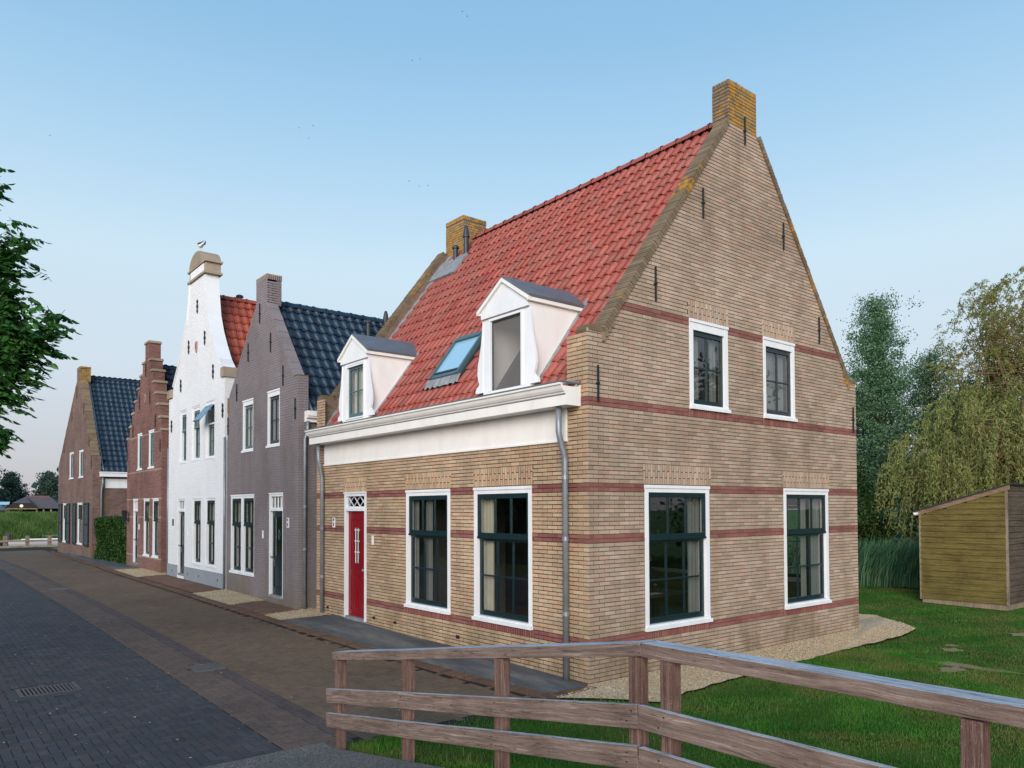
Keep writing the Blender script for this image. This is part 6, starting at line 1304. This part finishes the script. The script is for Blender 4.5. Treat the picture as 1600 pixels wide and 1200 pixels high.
# ivy hedge beside the last house
hg = thing('ivy_hedge', 'dense clipped ivy hedge between the stepped house and the end house', 'hedge', (.2, 30, .25)); b = MB(); b.box(-.1, 1.0, ry(26.3), ry(32.3), .1, 2.0); b.build('hedge_core', M['bark_dark'], hg)
k = 26000; P = np.zeros((k, 3)); fcs = q.integers(0, 4, k); u_ = q.random((k, 2)); yA, yB = ry(26.15), ry(32.45); P[:, 1] = yA+(yB-yA)*u_[:, 0]; P[:, 2] = .2+1.95*u_[:, 1]; bulge = .09*np.sin(P[:, 1]*3)+.06*np.sin(P[:, 2]*4+P[:, 1]); P[:, 0] = -.16-bulge-abs(q.normal(0, .05, k))
m1 = fcs == 1; P[m1, 2] = 2.08+q.normal(0, .05, m1.sum())+.05*np.sin(P[m1, 1]*4); P[m1, 0] = -.15+1.3*u_[m1, 1]; m2 = fcs == 2; P[m2, 1] = yA-.02+q.normal(0, .04, m2.sum()); P[m2, 0] = -.15+1.3*u_[m2, 0]
leaves('foliage', P, .1, M['leaf_hedge'], hg, .8, .2, (np.sin(P[:, 1]*5)*np.sin(P[:, 2]*6)+1)/2)

# reeds along the ditch
k = 5200; s = q.random(k); rx = 15.6+s*4.0+q.normal(0, .3, k); ryy = 6.2-s*5.6+q.normal(0, .45, k)+(rx-17)*.1; ok = (rx > 15.2); rx, ryy = rx[ok], ryy[ok]; k = len(rx)
H = q.uniform(.9, 1.75, k); a = q.normal(0, .28, k)+.35; bend = q.uniform(.15, .8, k); dx, dy = np.cos(a)*-.45, -np.sin(a)-.6; w = .011
V = []; 
for i_, (s_, ww) in enumerate([(0, 1), (.35, 1.1), (.7, .8), (.9, .5), (1.0, .1)]):
    off = bend*s_*s_*H*.7; zc = H*(s_-.18*s_*s_*bend); V.append(np.stack([rx+dx*off-w*ww*.8, ryy+dy*off+w*ww*.8, zc-.05], 1)); V.append(np.stack([rx+dx*off+w*ww*.8, ryy+dy*off-w*ww*.8, zc-.05], 1))
V = np.stack(V, 1); F = np.array([(0, 1, 3, 2), (2, 3, 5, 4), (4, 5, 7, 6), (6, 7, 9, 8)]); Fa = (F[None]+(np.arange(k)*10)[:, None, None]).reshape(-1, 4)
o = part('reeds', V.reshape(-1, 3), Fa, M['reed'], tone=np.repeat(q.random(k), 10), kind='stuff'); tag(o, 'tall blue green reeds growing along the ditch behind the lawn', 'reeds')

# grass
def blades(name, x, y, zf, h0, h1, w, mat, label=None, cat=None, tone=None, lean=.5):
    k = len(x); z = zf(x, y); a = rng.uniform(0, 6.283, k); h = rng.uniform(h0, h1, k); ln = h*rng.uniform(.1, lean, k); dx, dy = np.cos(a), np.sin(a); V = np.zeros((k, 3, 3))
    V[:, 0] = np.stack([x-dy*w, y+dx*w, z-.004], 1); V[:, 1] = np.stack([x+dy*w, y-dx*w, z-.004], 1); V[:, 2] = np.stack([x+dx*ln, y+dy*ln, z+h], 1)
    o = part(name, V.reshape(-1, 3), np.arange(k*3).reshape(-1, 3), M[mat], tone=np.repeat(np.clip((rng.random(k) if tone is None else tone+rng.normal(0, .12, k)), 0, 1), 3), kind='stuff')
    if label: tag(o, label, cat)
    return o
def lawn_pts(n_, x0, x1, y0, y1):
    x, y = rng.uniform(x0, x1, n_), rng.uniform(y0, y1, n_); ok = ~inpoly(x, y, ap2); ok &= ~((x > -.95) & (x < 8) & (y > -.25)); ok &= ~((x < 0) & (y > -.2)); ok &= ~((x > 13.4) & (y > -1.0) & (y < 1.15)) | (x > 18)
    return x[ok], y[ok]
def fr_ok(x, y):
    P = np.stack([x, y, x*0], 1); d = P-CAM; zc = d@CF; px_ = 800+FPX*(d@CR)/zc; py_ = 600+SHY-FPX*(d@CU)/zc; return (zc > 0) & (px_ > -60) & (px_ < 1700) & (py_ < 1280)
bare = [(5.6, -2.85, .16, .5), (5.1, -2.85, .3, .1), (7.1, -2.1, .22, .1), (7.6, -1.9, .12, .07), (9.7, -2.4, .3, .12)]
X_, Y_ = [], []
for n_, bb in ((190000, (-4, 1.5, -7.5, .1)), (170000, (1.5, 6, -7.5, -.2)), (190000, (6, 16.5, -6, 4))):
    x, y = lawn_pts(n_, *bb); k_ = fr_ok(x, y); X_.append(x[k_]); Y_.append(y[k_])
x, y = np.concatenate(X_), np.concatenate(Y_); keep = np.ones(len(x), bool)
for bx, by, sa, sb in bare:
    dd = ((x-bx)/max(sa, sb))**2+((y-by)/min(sa, sb)/1.6)**2; keep &= (dd > 1) | (rng.random(len(x)) < .12)
dn = np.sin(x*1.3+np.sin(y*2.1))*np.sin(y*1.7+np.sin(x*.9)*1.4); keep &= rng.random(len(x)) < .8+.25*dn
x, y = x[keep], y[keep]; tn = .45+.25*np.sin(x*2.1+1.2*np.sin(y*3.3))*np.sin(y*2.7)+.1*np.sin(x*7)*np.sin(y*9)
blades('grass', x, y, lawnz, .012, .04, .0035, 'grass', 'short green lawn grass with dry patches around the brick house', 'grass', tn)
x, y = rng.uniform(-3.9, 1, 2600), rng.uniform(-6, -.2, 2600); kk = (np.sin(x*3)*np.sin(y*2.3) > .35) & fr_ok(x, y); blades('weeds', x[kk], y[kk], lawnz, .05, .13, .005, 'meadow', 'taller weed tufts in the lawn beside the fence posts', 'weeds')
b = MB()
for bx, by, sa, sb in bare:
    n_ = 14; b.add([(bx+sa*math.cos(6.283*i/n_)*(1+.3*math.sin(i*2.3)), by+sb*1.5*math.sin(6.283*i/n_)*(1+.3*math.cos(i*1.7)), float(lawnz(np.array(bx), np.array(by)))+.006+.014*0) for i in range(n_)], [tuple(range(n_))])
n = NT('bare_earth'); n.bump(n.noise(45, 5, .7), 1., .02); M['bare'] = n.done(n.ramp(n.noise(30, 5, .7), [(.3, lin((118, 104, 74))), (.7, lin((170, 154, 120)))]), .95, .1)
b.build('bare_patch', M['bare'], kind='structure')
x, y = rng.uniform(-3.95, -3.2, 3000), rng.uniform(-.8, -.15, 3000); blades('grass_edge', x, y, lawnz, .03, .09, .004, 'grass', 'longer grass tuft round the foot of the first fence post', 'grass')

# ================================================================== far end of the street
bank = grid('grass_bank', np.linspace(-60, 60, 60), np.linspace(79, 96, 14), lambda x, y: -.65+np.clip((y-79)/8, 0, 1)**.7*2.35+.12*np.sin(x*1.1+y)*np.clip((y-79)/4, 0, 1)-np.clip((y-90)/6, 0, 1)*.6, M['far_ground'], kind='structure')
x, y = rng.uniform(-6, 9, 42000), rng.uniform(78.8, 89, 42000)
blades('tall_grass', x, y, lambda x, y: -.65+np.clip((y-79)/8, 0, 1)**.7*2.35, .2, .75, .05, 'meadow', 'tall green grass on the bank across the water', 'grass', .5+.3*np.sin(x*1.7)*np.sin(y*.9))
gp = grid('polder', np.linspace(-120, 160, 8), np.linspace(95, 420, 8), lambda x, y: 0*x+.95, M['far_ground'], kind='structure')
# quay edge and railing
V = grid('quay_verge', np.linspace(-9, 12, 12), np.linspace(50.45, 53.2, 5), lambda x, y: 0*x-.01-.0*y, M['lawn'], kind='structure')
rl = thing('quay_railing', 'low wooden post and rail barrier along the quay at far left', 'railing', (-.5, 54, -.3))
for x in (-4.4, -3.1, -1.78, -.55, .7, 1.95, 3.2): b = MB(); b.box(x-.11, x+.11, 53.9-.11+(x+1.7)*-.35, 53.9+.11+(x+1.7)*-.35, -.6, .78); b.build('post', M['shed_corner'], rl)
def yq(x): return 53.9-(x+1.7)*.35
for za, zb in ((.36, .5), (-.05, .1)): b = MB(); b.add([(-5, yq(-5)-.13, za), (4, yq(4)-.13, za), (4, yq(4)-.13, zb), (-5, yq(-5)-.13, zb), (-5, yq(-5)-.18, za), (4, yq(4)-.18, za), (4, yq(4)-.18, zb), (-5, yq(-5)-.18, zb)], [(0, 1, 2, 3), (4, 7, 6, 5), (0, 4, 5, 1), (3, 2, 6, 7)]); b.build('rail', M['shed_corner'], rl)
# two boats
def boat(label, x, y, L_, wd, h, ang, hullm, z0=-.6):
    t = thing('boat', label, 'boat', (x, y, z0)); c, s = math.cos(ang), math.sin(ang); ns_ = 9; V = []; prof_ = [(-1, 1.), (-.9, .75), (-.45, .12), (0, 0), (.45, .12), (.9, .75), (1, 1.)]
    for i in range(ns_):
        u = i/(ns_-1); w = wd/2*(1-max(0, (u-.55)/.45)**2*.97)*(.86+.14*min(1, u*4)); rs = .25*max(0, u-.5)
        for a, b2 in prof_: lx, ly, lz = (u-.5)*L_+.1*b2*u, a*w, b2*h+rs*b2; V.append((x+lx*c-ly*s, y+lx*s+ly*c, z0+lz))
    m_ = len(prof_); F = [(i*m_+k, i*m_+k+1, (i+1)*m_+k+1, (i+1)*m_+k) for i in range(ns_-1) for k in range(m_-1)]+[tuple(range(m_))]
    F += [(i*m_, (i+1)*m_, (i+1)*m_+m_-1, i*m_+m_-1) for i in range(ns_-1)]; part('hull', V, F, hullm, t, smooth=False)
    def T(b): b.v = [(x+vx*c-vy*s, y+vx*s+vy*c, z0+vz) for vx, vy, vz in b.v]; return b
    T(MB().box(-L_*.42, L_*.36, -wd*.5, -wd*.45, h-.02, h+.06).box(-L_*.42, L_*.36, wd*.45, wd*.5, h-.02, h+.06)).build('gunwale', M['white'], t)
    b = MB(); b.box(-L_*.5-.38, -L_*.5-.02, -.16, .16, h+.0, h+.5); b.box(-L_*.5-.28, -L_*.5-.1, -.07, .07, -.1, h+.0); T(b).build('outboard_motor', M['dark_plastic'], t, bevel=.06)
    b = MB(); b.tube([(-L_*.1, -wd*.4, h), (-L_*.1, -wd*.4, h+.3), (L_*.38, -wd*.1, h+.38)], .02, 6); T(b).build('hand_rail', M['zinc'], t); T(MB().box(-.2, .2, -wd*.44, wd*.44, h*.6, h*.66)).build('thwart', M['shed_corner'], t)
M['boat_white'] = painted('boat_white', lin((206, 210, 214))); M['boat_dark'] = painted('boat_dark', lin((56, 58, 62)))
boat('white open boat with black outboard motor moored at the far quay', 1.4, 56.8, 5.2, 1.9, .95, -.33, M['boat_white']); boat('dark low boat moored left of the white boat', -3.2, 58.4, 4.2, 1.6, .7, -.3, M['boat_dark'])
# barn with open porch and the larger roof behind it
def barn(label, c, w, d, wall_h, rh_, roofm, porch, ang, ridge_len):
    t = thing('barn', label, 'barn', (*c, 1.)); ca, sa = math.cos(ang), math.sin(ang)
    def T(b): b.v = [(c[0]+vx*ca-vy*sa, c[1]+vx*sa+vy*ca, vz) for vx, vy, vz in b.v]; return b
    z0 = .95; zw = z0+wall_h; zr_ = zw+rh_; rl_ = ridge_len/2
    b = MB(); b.add([(-w/2-.4, -d/2-.4, zw-.1), (w/2+.4, -d/2-.4, zw-.1), (w/2+.4, d/2+.4, zw-.1), (-w/2-.4, d/2+.4, zw-.1), (-rl_, 0, zr_), (rl_, 0, zr_)], [(0, 1, 5, 4), (1, 2, 5), (2, 3, 4, 5), (3, 0, 4), (0, 3, 2, 1)]); T(b).build('roof', roofm, t)
    if porch:
        for x in (-w/2+.1, -w/2+4.0, w/2-2.6, w/2-.3, w/2-1.5): T(MB().box(x-.12, x+.12, -d/2, -d/2+.24, z0, zw-.12)).build('post', M['shed_corner'], t)
        T(MB().box(-w/2, w/2, -d/2+1.6, d/2, z0, zw-.15)).build('wall', M['bark_dark'], t)
        b = MB(); b.add([(-w/2-.5, -d/2-.6, zw-.1), (-w/2+4.4, -d/2-.6, zw-.1), (-w/2+3.3, -d/2-.6, zw+.75), (-w/2+.6, -d/2-.6, zw+.75), (-w/2+1.95, 0, zr_-.1)], [(0, 1, 2, 3)]); T(b).build('gable_panel', M['bark_dark'], t)
        b = MB(); b.add([(-w/2-.6, -d/2-.8, zw-.1), (-w/2+.6, -d/2-.7, zw+.78), (-w/2+3.3, -d/2-.7, zw+.78), (-w/2+4.5, -d/2-.8, zw-.1), (-w/2+1.95, .2, zr_+.06)], [(0, 1, 4), (1, 2, 4), (2, 3, 4)]); T(b).build('porch_roof', roofm, t)
        T(MB().box(-w/2-.3, -w/2+4.3, -d/2-.66, -d/2-.62, zw-.22, zw-.08)).build('tie_beam', M['shed_corner'], t)
        b = MB(); cx, cz = -w/2+1.95, zw+.33; b.add([(cx+.26*math.cos(6.283*i/16), -d/2-.64, cz+.26*math.sin(6.283*i/16)) for i in range(16)], [tuple(range(16))]); T(b).build('round_sign', M['cream'], t)
        b = MB(); b.tube([(-rl_, 0, zr_), (rl_, 0, zr_)], .12, 6); T(b).build('ridge', M['tile_red'], t)
    else:
        T(MB().box(-w/2, w/2, -d/2, d/2, z0, zw-.15)).build('wall', M['bark_dark'], t); T(MB().box(w/2-1.9, w/2-1.3, -.3, .3, zr_-.3, zr_+.35)).build('chimney', M['brick_step'], t)
        for x in (-2.6, 1.6):
            b = MB(); n0 = Vector((0, -rh_/(d/2+.4), 1)); f_ = lambda x_, s_: (x_, -s_*(d/2+.4), zr_-s_*(rh_+.1)+.07); b.add([f_(x, .3), f_(x+1.6, .3), f_(x+1.6, .55), f_(x, .55)], [(0, 1, 2, 3)]); T(b).build('roof_window', M['roof_glass'], t)
M['far_roof'] = simple('dark_slate_roof', lin((84, 80, 84)), .8, .2, .1, 1); M['far_roof2'] = simple('blue_slate_roof', lin((82, 92, 104)), .8, .2, .1, 1)
barn('thatched looking dark barn with open porch and round sign across the water', (11.6, 143.5), 7.6, 5.0, 1.9, 1.95, M['far_roof'], True, -.33, 3.2)
barn('long blue grey roof with two skylights behind the porch barn', (11.2, 169.5), 10.5, 7, 2.2, 2.1, M['far_roof2'], False, -.33, 9.6)
barn('dark hipped roof at the left edge across the water', (5.2, 150.0), 5.5, 5, 1.6, 1.9, M['far_roof2'], False, -.33, 1.5)
tree('bush', 'round green bush at the left of the barn porch across the water', 'bush', (7.9, 143, .9), 1.7, [(0, .9), (.5, 1.1), (1, .5)], 'leaf_willow', z0=.02, nb=20, per=160, spread=.35, size=.3, tr=.06, seed=80)
for i, (x, y, h, w, lb) in enumerate([(3.0, 155, 11.5, 4.5, 'big dark tree at far left edge behind the barns'), (9.5, 163, 8.6, 3.0, 'conical dark tree behind the barn roof'), (15.0, 158, 8.6, 3.2, 'second conical dark tree beside the end house'), (18.6, 156, 8.2, 2.6, 'third dark tree half hidden by the end house')]):
    tree('distant_tree', lb, 'tree', (x, y, .8), h, [(0, w*.8), (.3, w), (.65, w*.62), (1, .2)] if i else [(0, w), (.4, w*1.1), (.8, w*.7), (1, 1)], 'leaf_far', z0=.04, nb=70, per=240, spread=.55, size=.42, tr=.25, seed=90+i, group='distant trees across the water', up=.15)
# ================================================================== birds
gl = thing('seagull', 'white seagull with grey wings standing on top of the white bell gable', 'bird', (XR+.02, ry(16.95), rz(10.68)))
gx, gy, gz_ = XR+.1, ry(16.9), rz(10.69)
M['gull_white'] = simple('gull_white', lin((236, 236, 234)), .8, .2, .03); M['gull_grey'] = simple('gull_grey', lin((128, 132, 140)), .8, .2, .05); M['gull_leg'] = simple('gull_leg', lin((200, 170, 90)), .6)
G = lambda u, w_, z: (gx+w_, gy+u, gz_+z)                   # u points left along the street: the bird looks left
figure('body', [(G(0, 0, .2), .075, .07), (G(.12, 0, .22), .075, .07), (G(.2, 0, .27), .045), (G(.25, 0, .32), .042, .04), (G(-.14, 0, .19), .055, .045), (G(-.27, 0, .2), .025, .012), (G(.29, 0, .32), .03)], [(0, 1), (1, 2), (2, 3), (3, 6), (0, 4), (4, 5)], M['gull_white'], gl)
for s in (-1, 1): figure('wing', [(G(.08, .07*s, .25), .035, .02), (G(-.08, .08*s, .24), .045, .018), (G(-.26, .05*s, .235), .022, .01), (G(-.38, .02*s, .25), .008, .006)], [(0, 1), (1, 2), (2, 3)], M['gull_grey'], gl)
b = MB(); b.tube([G(.31, 0, .32), G(.37, 0, .305), G(.385, 0, .29)], [.014, .009, .002], 6); b.build('beak', M['gull_leg'], gl)
for s in (-1, 1):
    b = MB(); b.tube([G(.0, .03*s, .15), G(.01, .03*s, .07), G(.0, .03*s, .0)], [.012, .007, .007], 6); b.add([G(-.01, .03*s, .003), G(.05, .03*s-.025, .003), G(.055, .03*s, .006), G(.05, .03*s+.025, .003)], [(0, 1, 2, 3)]); b.build('leg', M['gull_leg'], gl)
for i, p in enumerate([(61.0, 88.5, 81.0), (61.6, 88.0, 80.2), (55.0, 93.7, 73.3), (56.0, 92.9, 73.5), (41.3, 105.2, 62.7), (43.0, 103.8, 63.0), (42.5, 104.3, 61.1), (54.9, 94.4, 54.2), (56.1, 93.4, 53.4), (57.2, 92.5, 53.5), (10.8, 130.1, 61.6), (94.7, 61.4, 69.5)]):
    w = .22; z = .07 if i % 2 else .02; x_, y_, z_ = p; b = MB()
    b.add([(x_-.02, y_+.09, z_), (x_+.02, y_-.1, z_), (x_, y_, z_+.035), (x_-w*.55, y_-w*.4, z_+z+.05), (x_-w*1.1, y_-w*.9, z_+z*.4), (x_+w*.55, y_+w*.4, z_+z+.05), (x_+w*1.1, y_+w*.9, z_+z*.4), (x_, y_, z_-.03)], [(0, 3, 2), (3, 4, 1), (1, 2, 3), (0, 2, 5), (5, 6, 1), (1, 5, 2), (0, 7, 1), (0, 3, 1), (0, 1, 5)])
    lb = ['upper bird of the pair at the top of the sky', 'lower bird of the pair at the top of the sky', 'left bird of the pair left of the sky centre', 'right bird of the pair left of the sky centre', 'left bird of the loose trio above the white gable', 'right bird of the loose trio above the white gable', 'lowest bird of the loose trio above the white gable', 'left bird of the low trio above the far chimney', 'middle bird of the low trio above the far chimney', 'right bird of the low trio above the far chimney', 'lone dark bird high over the far left', 'lone dark bird level with the big chimney top'][i]
    o = b.build('flying_bird', M['black_iron']); tag(o, lb, 'bird', 'small birds flying over the roofs')
